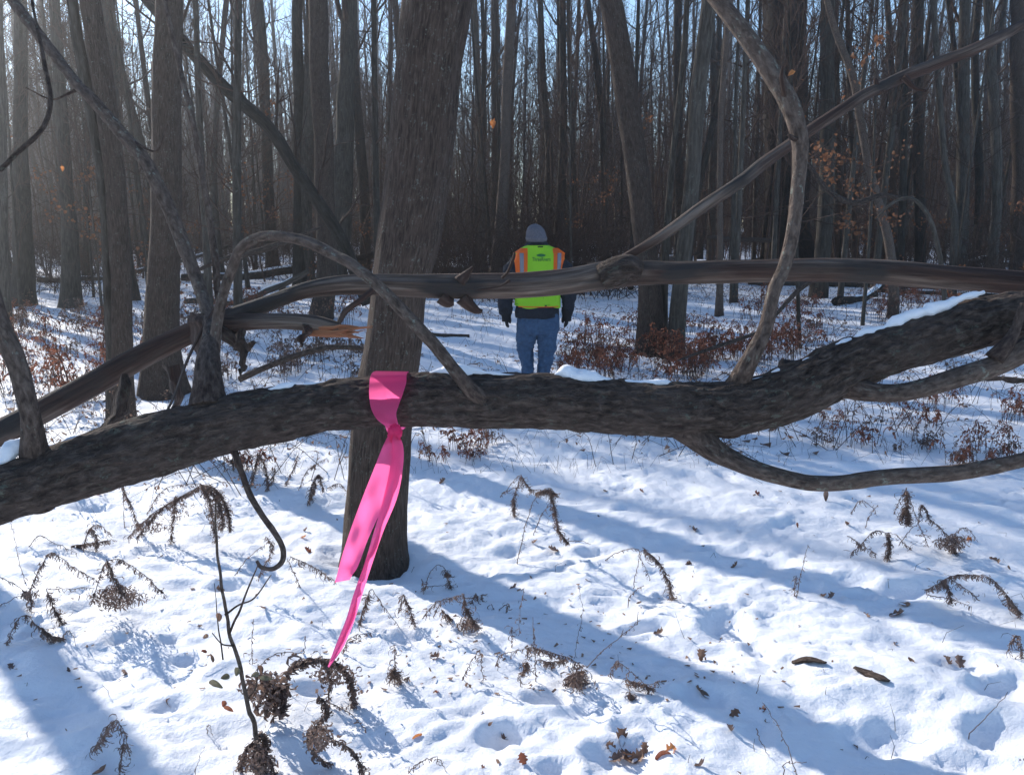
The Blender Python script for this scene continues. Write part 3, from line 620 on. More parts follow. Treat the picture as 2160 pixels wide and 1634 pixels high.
for k in range(16):
    rg = random.Random(k+400); y0 = 680+k*1.6; ye = 694+rg.uniform(-8, 26); xe = rg.uniform(735, 788)
    limb2("splinter", [(640, y0, 9, 1.975), (700, y0+4, 8, 1.972+rg.uniform(-.01, .01)), ((700+xe)/2, (y0+4+ye)/2+rg.uniform(-3, 3), 5, 1.97), (xe, ye, 1.0, 1.97+rg.uniform(-.02, .02))], M_splint, 8, .0006, k, step=.01)
limb2("broken_stub", [(975, 598, 34, 2.02), (988, 575, 14, 2.02), (1000, 560, 4, 2.02)], M_wood, 16, .002, 33)
limb2("broken_stub", [(975, 622, 34, 2.03), (990, 640, 26, 2.03), (1008, 655, 16, 2.03), (1018, 656, 8, 2.03)], M_wood, 18, .003, 34)
limb2("broken_stub", [(930, 622, 30, 2.03), (945, 634, 24, 2.03), (957, 636, 12, 2.03)], M_wood, 16, .003, 35)
limb2("twig", [(1075, 592, 7, 2.0), (1055, 604, 4, 1.99), (1015, 611, 4, 1.99), (1005, 613, 2, 1.99)], M_wood, 8, .0004, 36)
limb2("twig", [(1060, 585, 6, 2.0), (1072, 572, 6, 1.99), (1085, 540, 6, 1.98), (1086, 532, 3, 1.98)], M_wood, 8, .0004, 37)
limb2("broken_stub", [(470, 690, 40, 2.0), (496, 716, 26, 1.99), (516, 736, 18, 1.99), (536, 722, 5, 1.98)], M_bark_log, 28, .005, 38)
limb2("root_twig", [(790, 610, 14, 2.0), (760, 632, 12, 1.98), (730, 655, 13, 1.98), (715, 680, 10, 1.98), (700, 690, 6, 1.97)], M_wood, 12, .002, 39)
def flap(name, rows, Y, m, parent, amp=6, seed=0, label=None):
    """curled bark sheet: rows of (left px, right px, y px)"""
    A = spline(np.array([[a, b, c, 0] for a, b, c in rows], float), 26); V = []
    for i, (a, b, c, _) in enumerate(A):
        u = np.linspace(0, 1, 12)
        V.append([at(a+(b-a)*t+amp*vnoise(np.array([i*.25, t*2, seed]), 3), c+amp*vnoise(np.array([i*.3, t*2.5, seed+5]), 4), Y-.025*math.sin(t*math.pi)+.012*vnoise(np.array([i*.2, t*2, seed]), 7)) for t in u])
    mb = MB(); V = np.array(V); mb.grid(V); V2 = V + np.array([0, .006, 0]); mb.grid(V2[:, ::-1]); o = mb.obj(name, m, parent)
    if label: o["label"] = label
    return o
flap("bark_flap", [(395, 440, 660), (398, 452, 690), (405, 450, 720), (412, 446, 745), (436, 447, 772)], 1.93, M_wood, UP, 5, 1, "rounded bark sheet hanging at the left of the limb")
flap("bark_flap", [(492, 512, 700), (494, 522, 720), (500, 526, 742), (502, 518, 762), (500, 512, 780), (505, 509, 790)], 1.9, M_bark_log, UP, 8, 2)
flap("bark_flap", [(345, 372, 770), (352, 380, 800), (360, 385, 830), (362, 376, 850), (335, 362, 885), (328, 338, 925)], 1.86, M_wood, UP, 5, 3, "torn bark strip hanging down onto the thick trunk")
flap("bark_flap", [(640, 652, 688), (634, 656, 702), (628, 644, 718), (630, 636, 732)], 1.95, M_wood, UP, 5, 4)
flap("bark_flap", [(258, 268, 785), (246, 270, 820), (240, 268, 850), (226, 258, 882), (206, 236, 908), (196, 212, 930), (190, 196, 954)], 1.84, M_bark_log, UP, 7, 6, "long ragged bark sheet draped between limb and trunk")
limb2("twig", [(452, 650, 5, 1.92), (425, 700, 7, 1.86), (395, 760, 6, 1.80), (370, 830, 6, 1.72), (345, 880, 5, 1.66), (325, 922, 4, 1.63)], M_wood, 8, .0004, 41)
# leaning pole
e = empty("leaning_pole", at(1680, 300, 2.3), "bare pole slanting from the limb's gnarled knot up to the right edge", "dead branch")
limb2("pole", [(1308, 548, 15, 2.05), (1340, 530, 18, 2.06), (1420, 478, 22, 2.1), (1520, 408, 25, 2.15), (1600, 352, 26, 2.2), (1670, 303, 25, 2.25), (1720, 268, 26, 2.28), (1800, 216, 28, 2.33), (1900, 168, 27, 2.4), (2000, 126, 26, 2.46), (2090, 86, 25, 2.52), (2145, 58, 20, 2.56), (2250, 10, 18, 2.62)], M_wood, 36, .004, 42, e)
limb2("stub", [(1905, 165, 16, 2.38), (1930, 185, 9, 2.36), (1955, 192, 4, 2.35)], M_wood, 10, .001, 43, e)
limb2("stub", [(1856, 190, 22, 2.37), (1850, 178, 12, 2.36), (1846, 165, 6, 2.36)], M_wood, 10, .001, 44, e)
# snow caps
def cap(L, label, seed, sides=22, sq=.55):
    P, r = dense(L, .006); rr = r*(1+.45*fbm(np.c_[P*22], 3, seed)); rr = np.maximum(rr, .002)
    def f(A, rad): return .006*fbm(A*40, 3, seed)*np.minimum(1, rad/.012)
    mb = MB(); mb.tube(P, rr, sides, True, disp=f, squash=None); o = mb.obj("snow_patch", M_snow)
    tag(o, label, "snow patch", "snow patches on the fallen trunk")
def on_top(px, wpx, lift=0, dy=0):
    y, wd_, Y = top_of(px); return (px, y-wd_*.5-lift, wpx, Y+dy)
cap([on_top(1585, 3, -7), on_top(1640, 10, -6), on_top(1700, 13, -5), on_top(1770, 16, -5), on_top(1830, 24, -4), (1880, 684, 26, 1.785), (1930, 664, 27, 1.79), (1985, 647, 28, 1.8), (2030, 628, 22, 1.81), (2075, 616, 10, 1.82)], "long thick snow strip along the top of the trunk at right", 1)
cap([on_top(1170, 6, 0), on_top(1190, 22, 3), on_top(1225, 30, 0), on_top(1262, 20, -3), on_top(1300, 15, -3), on_top(1350, 14, -3), on_top(1400, 12, -3), on_top(1425, 3, -3)], "lumpy snow patch on the trunk just right of the walker's legs", 2)
cap([on_top(905, 4, 0), on_top(940, 22, 2), on_top(985, 22, 1), on_top(1030, 16, -1), on_top(1060, 8, -2), on_top(1085, 3, -2)], "snow patch on the trunk between the ribbon and the walker's legs", 3)
cap([on_top(555, 4, -6), on_top(590, 16, -4), on_top(630, 13, -3), on_top(665, 8, -4), on_top(700, 4, -4)], "small snow patch on the trunk left of the ribbon", 4)
cap([(-30, 985, 16, 1.56), (5, 972, 24, 1.57), (30, 945, 34, 1.59), (52, 935, 24, 1.60), (66, 925, 6, 1.6)], "snow wedge at the left edge beside the steep branch", 5)
cap([(92, 945, 6, 1.63), (120, 938, 14, 1.64), (160, 924, 12, 1.65), (190, 915, 5, 1.66)], "snow patch on the trunk between the steep branch and the ragged bark sheet", 6)
cap([(370, 878, 5, 1.70), (395, 868, 10, 1.71), (420, 858, 6, 1.72)], "tiny snow patch left of the limb stub on the trunk", 7)
# dead leaf hung on the curved branch, sticks beyond the trunk
# ------------------------------------------------------------------ ribbon
def ribmat(name, c, tr):
    m, nt, bs = mat(name); tc = nt.nodes.new("ShaderNodeTexCoord").outputs['Object']
    n = tex(nt, tc, 900, (1, 1, .4), 2, .5); n2 = tex(nt, tc, 30, (1, 1, 1), 3, .5)
    bs.inputs['Base Color'].default_value = (*c, 1); bs.inputs['Roughness'].default_value = .42
    bump(nt, bs, math_(nt, 'ADD', math_(nt, 'MULTIPLY', n, .25), n2), .35, .002)
    t = nt.nodes.new("ShaderNodeBsdfTranslucent"); t.inputs[0].default_value = (min(1, c[0]*1.0), c[1]*1.2, c[2]*1.1, 1)
    mx = nt.nodes.new("ShaderNodeMixShader"); mx.inputs[0].default_value = tr
    nt.links.new(bs.outputs[0], mx.inputs[1]); nt.links.new(t.outputs[0], mx.inputs[2]); nt.links.new(mx.outputs[0], nt.nodes["Material Output"].inputs[0]); return m
M_pink = ribmat("hot_pink_tape", (1.0, .13, .37), .8)
RB = empty("pink_ribbon", at(832, 915, 1.66), "hot pink flagging ribbon knotted round the thick trunk with two long tails", "ribbon")
def strip(name, rows, n=60, m=13, fold=.004, seed=0, Yf=None, label=None, crease=0):
    """rows: (left px, left py, right px, right py, Y)"""
    A = spline(np.array(rows, float), n); V = []
    for i, (ax_, ay, bx, by, Y) in enumerate(A):
        row = []
        for t in np.linspace(0, 1, m):
            dy = fold*vnoise(np.array([i*.09, t*1.6, seed]), 3) + crease*abs(t-.5)
            row.append(at(ax_+(bx-ax_)*t, ay+(by-ay)*t, Y+dy))
        V.append(row)
    mb = MB(); mb.grid(np.array(V)); o = mb.obj(name, M_pink, RB)
    if label: o["label"] = label
    return o
FY = 1.75-.060
strip("loop", [(815, 792, 862, 790, 1.82), (806, 784, 862, 784, 1.79), (790, 783, 861, 784, 1.745), (783, 789, 858, 789, FY+.012), (779, 810, 857, 806, FY-.002), (779, 838, 850, 830, FY-.008), (783, 862, 842, 852, FY-.010), (795, 884, 836, 872, FY-.012), (812, 898, 838, 886, FY-.016), (824, 910, 842, 900, FY-.02)], 70, 21, .006, 1, crease=.004)
strip("loop_back", [(862, 785, 815, 786, 1.79), (866, 800, 800, 800, 1.825), (868, 850, 800, 850, 1.83), (862, 890, 810, 890, 1.80), (850, 906, 818, 912, 1.74), (843, 904, 826, 916, FY-.015)], 40, 9, .003, 2)
strip("bow_end", [(826, 918, 846, 922, FY-.025), (828, 908, 848, 912, FY-.028), (822, 900, 845, 902, FY-.026), (820, 897, 843, 895, FY-.022)], 20, 9, .006, 3)
# knot: a crumpled wad
mb = MB(); u = np.linspace(0, math.pi, 26); v_ = np.linspace(0, 2*math.pi, 37)
c0 = at(833, 914, FY-.028); U, W_ = np.meshgrid(u, v_, indexing='ij'); sph = np.stack([np.sin(U)*np.cos(W_), np.sin(U)*np.sin(W_), np.cos(U)], -1)
rad = np.array([.0125, .010, .0165])*(1+.22*(1-2*np.abs(vnoise(sph*2.4+4, 8)))[..., None]+.10*vnoise(sph*6, 9)[..., None]); mb.grid(c0+sph*rad); mb.obj("knot", M_pink, RB)
strip("tail", [(820, 916, 836, 922, FY-.028), (808, 940, 842, 942, FY-.03), (790, 985, 830, 1000, FY-.032), (766, 1045, 806, 1070, FY-.02), (740, 1115, 776, 1138, FY-.015), (719, 1180, 754, 1196, FY-.02), (711, 1212, 742, 1214, FY-.024), (706, 1228, 738, 1222, FY-.026)], 90, 15, .012, 4, label="shorter left tail of the ribbon")
strip("tail", [(828, 918, 842, 918, FY-.034), (826, 945, 850, 938, FY-.038), (822, 990, 851, 975, FY-.04), (806, 1060, 839, 1045, FY-.035), (786, 1130, 808, 1122, FY-.03), (768, 1190, 786, 1186, FY-.034), (746, 1252, 764, 1254, FY-.045), (730, 1305, 745, 1315, FY-.05), (708, 1360, 722, 1368, FY-.046), (691, 1405, 694, 1407, FY-.045)], 120, 13, .014, 5, crease=.012, label="longer right tail of the ribbon, ending in a point")
# ------------------------------------------------------------------ the walker
PY = 8.55; g0 = float(terr(*at(1132, 830, PY)[:2])); PS = wid(1132, 650, PY)
def pp(px, py, dy=0): q = at(px, py, PY); return np.array([q[0], PY+dy, q[2]])
feet = min(pp(1118, 832)[2], g0)
PE = empty("person", (pp(1132, 800)[0], PY, g0), "walker seen from behind in green safety vest, grey knit hat and blue jeans", "person")
def ring(c, a, b, n=28, tilt=(0, 0), sup=2.3, rot=0):
    th = np.arange(n)/n*2*math.pi; cs, sn = np.cos(th), np.sin(th)
    x = a*np.sign(cs)*np.abs(cs)**(2/sup); y = b*np.sign(sn)*np.abs(sn)**(2/sup)
    z = tilt[0]*x+tilt[1]*y
    if rot: x, y = x*math.cos(rot)-y*math.sin(rot), x*math.sin(rot)+y*math.cos(rot)
    return np.stack([x, y, z], -1)+np.asarray(c)
def loft(mb, rings, m=0):
    n = len(rings[0]); V = np.array(rings); a = len(V); i = np.arange(a-1)[:, None]*n; j = np.arange(n)[None]; k = (j+1) % n
    Q = np.stack([i+j, i+k, i+n+k, i+n+j], -1).reshape(-1, 4); V = V.reshape(-1, 3)
    c0, c1 = rings[0].mean(0), rings[-1].mean(0); V = np.concatenate([V, [c0], [c1]]); j = np.arange(n); k = (j+1) % n; z = np.zeros(n, int)
    T = np.concatenate([np.stack([k, j, z+a*n], -1), np.stack([(a-1)*n+j, (a-1)*n+k, z+a*n+1], -1)])
    mb.add(V, None, Q, T, m)
def rings_from(L, n=28, sup=2.3, cnt=40):     # L: (px, py, width px, depth m, dy)
    a = np.array([[*pp(x, y, dy), w_*.5*PS, d*.5] for x, y, w_, d, dy in L]); a = spline(a, cnt)
    return [ring(q[:3], q[3], q[4], n, sup=sup) for q in a]
def fuse(mb, name, m, parent, voxel=.007, smooth=6, wr=0, wf=14, seed=0, st=(1, 1, 1)):
    me = mb.mesh(name, m); o = bpy.data.objects.new(name, me); COL.objects.link(o)
    md = o.modifiers.new("r", 'REMESH'); md.mode = 'VOXEL'; md.voxel_size = voxel
    ms = o.modifiers.new("s", 'SMOOTH'); ms.factor = .5; ms.iterations = smooth
    dg = bpy.context.evaluated_depsgraph_get(); nm = bpy.data.meshes.new_from_object(o.evaluated_get(dg)); o.modifiers.clear()
    o.data = nm
    if wr:
        n = len(nm.vertices); co = np.zeros(n*3, np.float32); nm.vertices.foreach_get("co", co); co = co.reshape(-1, 3).astype(float)
        no = np.zeros(n*3, np.float32); nm.vertices.foreach_get("normal", no); no = no.reshape(-1, 3)
        q = co*np.array(st)*wf; wv = vnoise(np.c_[q[:, 0]*.4, q[:, 1]*.4, q[:, 2]+1.6*vnoise(q*.5, seed+3)], seed)
        co += no*(wr*wv+wr*.5*vnoise(q*2.3, seed+4))[:, None]; nm.vertices.foreach_set("co", co.astype(np.float32).ravel())
    nm.materials.clear(); nm.materials.append(m); nm.polygons.foreach_set("use_smooth", np.ones(len(nm.polygons), bool)); nm.update()
    if parent is not None: nm.transform(parent.matrix_world.inverted()); o.parent = parent
    return o
M_skin = plain("skin", (.62, .36, .27), .6, 30, .08, .0005)
M_jkt = plain("black_jacket_cloth", (.018, .020, .028), .85, 60, .3, .002)
M_denim = plain("blue_denim", (.050, .088, .155), .9, 30, .35, .001)
M_lime = plain("lime_vest_mesh", (.40, .82, .05), .8, 900, .12, .0008, .35)
M_orng = plain("orange_vest_tape", (.90, .17, .03), .7, 400, .1, .0005, .3)
M_refl = plain("grey_reflective_tape", (.20, .20, .23), .45, 400, .1, .0005)
M_knit = plain("grey_knit_wool", (.13, .125, .145), .95, 200, .45, .004, 0, (1, 1, .25))
M_ink = plain("dark_green_print", (.03, .16, .05), .8, 100, .1, .0003)
M_glove = plain("black_glove_cloth", (.012, .012, .015), .8, 80, .3, .001)
M_boot = plain("brown_boot_leather", (.06, .04, .03), .7, 40, .3, .001)
LA = [(1096, 548, 36, .13, .0), (1083, 560, 38, .14, 0), (1075, 590, 35, .13, .0), (1069, 620, 32, .12, 0), (1066, 642, 30, .11, -.01), (1067, 662, 24, .09, -.02)]
RA = [(1172, 545, 36, .13, .0), (1187, 558, 38, .14, 0), (1194, 590, 35, .13, 0), (1198, 618, 31, .12, 0), (1199, 640, 29, .11, .01), (1197, 660, 23, .09, .02)]
LL = [(1112, 690, 46, .20, 0), (1110, 715, 42, .18, 0), (1109, 742, 34, .16, .05), (1112, 765, 29, .15, .04), (1113, 785, 25, .14, -.02), (1112, 822, 25, .13, -.12)]
RL = [(1154, 690, 46, .20, 0), (1154, 715, 42, .18, 0), (1153, 745, 37, .17, .0), (1149, 770, 31, .16, .02), (1145, 795, 28, .14, .06), (1143, 824, 28, .14, .12)]
TORSO = [(1134, 690, 88, .25, 0), (1135, 665, 90, .25, 0), (1134, 640, 88, .25, 0), (1133, 610, 90, .25, 0), (1133, 580, 94, .26, 0), (1134, 555, 96, .25, 0), (1134, 537, 88, .20, 0), (1133, 524, 60, .15, .02), (1132, 514, 34, .13, .03)]
# body: one continuous surface, seen only at nape and cheek
def shrink(L, k, d=.85): return [(x, y, w_*k, dd*d, dy) for x, y, w_, dd, dy in L]
b = MB()
for L in (TORSO, LA, RA): loft(b, rings_from(shrink(L, .8), 20))
for L in (LL, RL): loft(b, rings_from(shrink(L, .62, .7), 20))
loft(b, rings_from([(1131, 530, 26, .11, .03), (1131, 515, 25, .12, .03), (1130, 503, 26, .13, .03)], 20, 2, 10))
loft(b, rings_from([(1129, 518, 12, .09, .07), (1129, 512, 26, .15, .05), (1129, 510, 33, .17, .045), (1129, 503, 36, .19, .04), (1130, 488, 33, .18, .03), (1129, 481, 24, .13, .03), (1129, 477, 10, .06, .03)], 24, 2.1, 22))
for sx in (1112.5, 1149.5): loft(b, rings_from([(sx, 507, 3, .02, .04), (sx, 503, 5, .035, .04), (sx, 497, 5, .035, .04), (sx, 493, 3, .02, .04)], 10, 2, 8))
loft(b, rings_from([(1129, 505, 4, .03, .145), (1129, 499, 5, .035, .14), (1129, 494, 3, .02, .13)], 10, 2, 8))          # nose
for hx, s_ in ((1068, 1), (1195, -1)): loft(b, rings_from([(hx, 645, 12, .05, 0), (hx, 660, 10, .05, 0), (hx, 672, 8, .05, 0)], 14, 2, 10))
for fx, dy in ((1112, -.12), (1143, .12)): loft(b, rings_from([(fx, 815, 18, .09, dy), (fx, 828, 18, .14, dy+.05)], 14, 2, 8))
fuse(b, "body", M_skin, PE, .007, 3)
j = MB(); loft(j, rings_from([(1134, 668, 93, .27, 0), (1134, 660, 95, .28, 0)]+[(x, y, w_*1.03, d*1.06, dy) for x, y, w_, d, dy in TORSO[2:]], 32))
loft(j, rings_from([(1133, 530, 80, .20, .02), (1133, 520, 60, .20, .02), (1134, 512, 44, .20, .02), (1136, 506, 34, .18, .03)], 24, 2, 12))
for L in (LA, RA): loft(j, rings_from(L, 24))
fuse(j, "jacket", M_jkt, PE, .008, 5, .010, 16, 3)
j = MB(); loft(j, rings_from([(1134, 655, 84, .24, 0), (1135, 675, 89, .25, 0), (1134, 692, 90, .26, 0), (1133, 703, 84, .24, 0)], 32, 2.4, 14))
for L in (LL, RL): loft(j, rings_from(L, 26))
fuse(j, "jeans", M_denim, PE, .007, 3, .012, 15, 5, (1, 1, 1.1))
for fx, dy in ((1112, -.12), (1143, .12)):
    j = MB(); c = pp(fx, 826, dy); zb = float(terr(c[0], c[1]))-.015
    for k, (yy, a_, h_) in enumerate([(-.10, .045, .07), (-.06, .052, .09), (0, .050, .11), (.06, .052, .075), (.12, .050, .055), (.17, .035, .04)]): pass
    rr_ = [np.stack([c[0]+a_*np.cos(t), np.full(18, c[1]+yy), zb+h_*.5+h_*.5*np.sin(t)], -1) for yy, a_, h_ in [(-.11, .03, .06), (-.09, .045, .09), (-.03, .050, .12), (.04, .050, .10), (.10, .052, .075), (.16, .045, .06), (.185, .02, .03)] for t in [np.arange(18)/18*2*math.pi]]
    loft(j, rr_); loft(j, [ring((c[0], c[1]-.03, zb+zz), .052, .06, 18) for zz in (.06, .12, .18)])
    fuse(j, "boot", M_boot, PE, .007, 3)
# gloves with five fingers, hanging relaxed
for hx, sg, dy0 in ((1067, 1, -.02), (1197, -1, .02)):
    j = MB(); loft(j, rings_from([(hx, 648, 25, .10, dy0), (hx, 658, 25, .10, dy0), (hx+sg*1, 668, 20, .10, dy0), (hx+sg*1, 678, 19, .10, dy0+.01)], 18, 2.2, 14))
    for q, (fy, ln) in enumerate([(-.036, 11), (-.012, 14), (.012, 15), (.034, 13)]):
        loft(j, rings_from([(hx+sg*2, 674, 8, .026, dy0+fy), (hx+sg*2, 674+ln*.5, 7.5, .024, dy0+fy+.004), (hx+sg*4, 674+ln, 6, .02, dy0+fy+.012), (hx+sg*6, 676+ln, 3.5, .014, dy0+fy+.016)], 10, 2, 12))
    loft(j, rings_from([(hx+sg*3, 662, 9, .03, dy0+.03), (hx+sg*7, 670, 8, .028, dy0+.055), (hx+sg*8.5, 678, 7, .024, dy0+.065), (hx+sg*9, 683, 4, .014, dy0+.065)], 10, 2, 12))
    o = fuse(j, "glove", M_glove, PE, .003, 2, .0012, 40, 8)
# hat
ht = MB(); hr = rings_from([(1132, 510, 37, .20, .02), (1131.5, 505, 41, .225, .02), (1131, 497, 41, .23, .02), (1130, 488, 38, .22, .02), (1129, 480, 30, .18, .02), (1128.5, 475, 19, .12, .02), (1128.5, 472, 5, .03, .02)], 64, 2.1, 40)
hr = [h_ + np.stack([np.zeros(64), np.zeros(64), -.06*(h_[:, 1]-PY-.02)*0], -1) for h_ in hr]
for k, h_ in enumerate(hr):
    c = h_.mean(0); rib = 1+.022*np.cos(np.arange(64)/64*2*math.pi*32); h_[:, :2] = c[:2]+(h_[:, :2]-c[:2])*rib[:, None]*(1.07 if k < 11 else 1)
loft(ht, hr); ho = ht.obj("knit_hat", M_knit, PE)
# vest: a shell round the torso with shoulder wings
VR = spline(np.array([[*pp(1134, 646), 97*.5*PS, .150], [*pp(1134, 625), 96*.5*PS, .148], [*pp(1134, 600), 96*.5*PS, .148], [*pp(1135, 578), 98*.5*PS, .148], [*pp(1136, 560), 103*.5*PS, .146], [*pp(1137, 545), 107*.5*PS, .138], [*pp(1136.5, 533), 97*.5*PS, .12], [*pp(1135, 524), 74*.5*PS, .108], [*pp(1134, 517), 46*.5*PS, .104]]), 70)
zz = VR[:, 2]
def vs(x, z, off=0):
    c, a_, b_ = [np.interp(z, zz, VR[:, k]) for k in (0, 3, 4)]
    s_ = np.clip((x-c)/a_, -1, 1); wr = .009*vnoise(np.array([x*13, z*10, 3.]), 5)
    return np.array([c+(x-c)*(1+off/a_), PY-(b_+off)*(1-abs(s_)**2.4)**(1/2.4)-wr, z])
mb = MB(); V = []
for q in VR:
    th = np.linspace(0, 2*math.pi, 361); cs, sn = np.cos(th), np.sin(th); e_ = 2/2.4
    wv = .009*vnoise(np.stack([(q[0]+q[3]*cs)*13, cs*0+q[2]*10, cs*0+3.], -1), 5)
    V.append(np.stack([q[0]+q[3]*np.sign(cs)*np.abs(cs)**e_, PY+(q[4])*np.sign(sn)*np.abs(sn)**e_+np.where(sn < 0, -wv, wv), q[2]+.012*np.sin(cs*5)*(q[2] < VR[3, 2])], -1))
mb.grid(np.array(V)); V0 = mb
vest = mb.obj("vest", M_lime, PE); vest["label"] = "lime green safety vest with orange and grey bands"
def band(name, xa, xb, ya, yb, m, off, parent=vest, n=30, label=None, xa2=None, xb2=None):
    rows = []
    for k in range(n):
        t = k/(n-1); py = ya+(yb-ya)*t; l = xa+((xa2 if xa2 is not None else xa)-xa)*t; r_ = xb+((xb2 if xb2 is not None else xb)-xb)*t
        z = pp(1134, py)[2]; xl, xr = pp(l, py)[0], pp(r_, py)[0]
        rows.append([vs(xl+(xr-xl)*u, z, off) for u in np.linspace(0, 1, 10)])
    mb = MB(); mb.grid(np.array(rows)); me = mb.mesh(name, m); o = bpy.data.objects.new(name, me); COL.objects.link(o)
    me.transform(PE.matrix_world.inverted()); o.parent = parent
    if label: o["label"] = label
    return o
band("orange_panel", 1084, 1113, 533, 612, M_orng, .004, xa2=1093, xb2=1112)
band("orange_panel", 1166, 1191, 533, 612, M_orng, .004, xa2=1165, xb2=1180)
band("orange_panel", 1099, 1113, 523, 533, M_orng, .004, xa2=1085, xb2=1113)
band("orange_panel", 1164, 1176, 523, 533, M_orng, .004, xa2=1165, xb2=1190)
band("reflective_stripe", 1097, 1105.5, 533, 612, M_refl, .008, xa2=1099, xb2=1106)
band("reflective_stripe", 1174, 1182, 533, 612, M_refl, .008, xa2=1171, xb2=1177.5)
band("hem_trim", 1094, 1176, 643.5, 645.5, M_orng, .005)
band("loop_label", 1133.5, 1144, 518.5, 521, M_glove, .008)
# print on the back: lens-shaped emblem, the two-part name, a small line under it
rows = []
for k in range(14):
    t = k/13; x = 1130.5+19.5*t; h_ = 3.0*math.sin(math.pi*t)**.8+.1
    rows.append([vs(pp(x, 537.5)[0], pp(1134, 537.5+h_*u)[2], .008) for u in (-1, -.3, .3, 1)])
mb = MB(); mb.grid(np.array(rows)); me = mb.mesh("emblem", M_ink); o = bpy.data.objects.new("emblem", me); COL.objects.link(o); me.transform(PE.matrix_world.inverted()); o.parent = vest
def lettering(txt, px0, px1, pyc, hpx, name):
    cu = bpy.data.curves.new("t", 'FONT'); cu.body = txt; cu.size = 1; o = bpy.data.objects.new("t", cu); COL.objects.link(o)
    dg = bpy.context.evaluated_depsgraph_get(); me = bpy.data.meshes.new_from_object(o.evaluated_get(dg)); bpy.data.objects.remove(o)
    n = len(me.vertices); co = np.zeros(n*3, np.float32); me.vertices.foreach_get("co", co); co = co.reshape(-1, 3).astype(float)
    x0, x1, y0, y1 = co[:, 0].min(), co[:, 0].max(), co[:, 1].min(), co[:, 1].max()
    P = np.array([vs(pp(px0+(px1-px0)*(c[0]-x0)/(x1-x0), pyc)[0], pp(1134, pyc+hpx*(.5-(c[1]-y0)/(y1-y0)))[2], .009) for c in co])
    me.vertices.foreach_set("co", P.astype(np.float32).ravel()); me.transform(PE.matrix_world.inverted()); me.materials.clear(); me.materials.append(M_ink); me.update()
    o = bpy.data.objects.new(name, me); COL.objects.link(o); o.parent = vest
lettering("ThreeRivers", 1122.5, 1159, 545.5, 8, "lettering")
# ------------------------------------------------------------------ dead plants poking through the snow
def hang_leaf(mb, p, L, w_, rng, down=1.0):
    d = nrm(np.array([rng.gauss(0, .38), rng.gauss(0, .38), -down+rng.gauss(0, .3)])); b = nrm(np.cross(d, [rng.gauss(0, 1), rng.gauss(0, 1), .3])); c = np.cross(d, b); tw = rng.gauss(0, 2.6); cur = rng.gauss(0, 1.0)
    rows = []
    ph = rng.uniform(0, 6.28); hk = rng.uniform(1.5, 5)
    for t in (0, .2, .4, .6, .8, 1):
        a = tw*t; bb = b*math.cos(a)+c*math.sin(a); q = p+d*L*(.85*t-.25*t*t*abs(cur)*.5)+(c*math.sin(hk*t)+b*(1-math.cos(hk*t)))*cur*L*.28; ww = w_*(.3, .8, 1.1, .9, 1.0, .5)[int(t*5+.1)]
        rows.append([q-bb*ww*.5+c*ww*.25, q, q+bb*ww*.5+c*ww*.25])
    mb.grid(np.array(rows))
def weed(label, strands, m=M_weed, name="dead_weed", seed=0, leaf=.024, lw=.0034, group="dead weeds bent over in the snow", heaps=(), stemw=.0022, cat="weed"):
    base = max((p for s_ in strands for p in s_[0]), key=lambda p: p[1]); g = G(*base); Y0 = g[1]
    e = empty(name, g, label, cat, group); ms = MB(); ml = MB(); rng = random.Random(seed+900)
    k_ = Y0/4.2
    for pts, dens in strands:
        y_ = rng.gauss(0, .03); dy = [y_+rng.gauss(0, .03)*k_ for _ in pts]
        A = spline(np.array([[*at(p[0], p[1], Y0+q), 1] for p, q in zip(pts, dy)]), max(10, len(pts)*7)); P = A[:, :3]
        if max(p[1] for p in pts) > base[1]-16:
            j = int(np.argmax([p[1] for p in pts])); i = 0 if j < len(pts)/2 else -1
            P = np.concatenate([[P[0]-[0, 0, .04]], P]) if i == 0 else np.concatenate([P, [P[-1]-[0, 0, .04]]])
        P = P + .0035*np.stack([vnoise(np.c_[np.arange(len(P))*.8, np.zeros(len(P))+seed, np.zeros(len(P))+q], 3) for q in range(3)], -1)
        ms = MB(); ms.tube(P, np.linspace(1, .55, len(P))*stemw*k_**.5, 5); ms.obj("stem", M_weed, e)
        Ln = np.linalg.norm(np.diff(P, axis=0), axis=1).sum()
        for _ in range(int(Ln*dens*1.5)):
            i = rng.randint(1, len(P)-2); q = P[i]+(P[i+1]-P[i])*rng.random()
            hang_leaf(ml, q, leaf*rng.uniform(.5, 1.4)*min(1.2, .6+dens/260), lw*rng.uniform(.6, 1.6), rng)
    for hx, hy, rx, ry, n_ in heaps:               # matted heap of curled leaves
        for _ in range(n_):
            u = rng.gauss(0, .45); v_ = rng.uniform(-1, 1); q = at(hx+rx*u, hy+ry*v_*max(0.1, 1-abs(u)*.7), Y0+rng.gauss(0, .05))
            q[2] = max(q[2], float(terr0(q[0], q[1]))+.006); hang_leaf(ml, q, leaf*rng.uniform(.6, 1.6), lw*rng.uniform(.8, 2), rng, .5)
    if ml.n: ml.obj("leaves", m, e)
    return e
D = 420; Dm = 120; Dl = 50
weed("large lacy drooping weed clump at left below the thick trunk, in three dark tassels", [([(272, 1132), (320, 1085), (380, 1048), (425, 1022)], D), ([(425, 1022), (455, 1032), (478, 1070), (486, 1118)], 1100), ([(425, 1022), (450, 1040), (465, 1070), (470, 1112)], 1100), ([(425, 1022), (440, 1050), (455, 1132)], 900), ([(372, 1045), (366, 1090), (360, 1146)], 560), ([(310, 1085), (350, 1030), (425, 1020)], 120), ([(290, 1132), (345, 1070), (420, 1030)], 500)], heaps=[(462, 1075, 26, 44, 380), (320, 1108, 40, 14, 160), (375, 1068, 30, 26, 110)], seed=1)
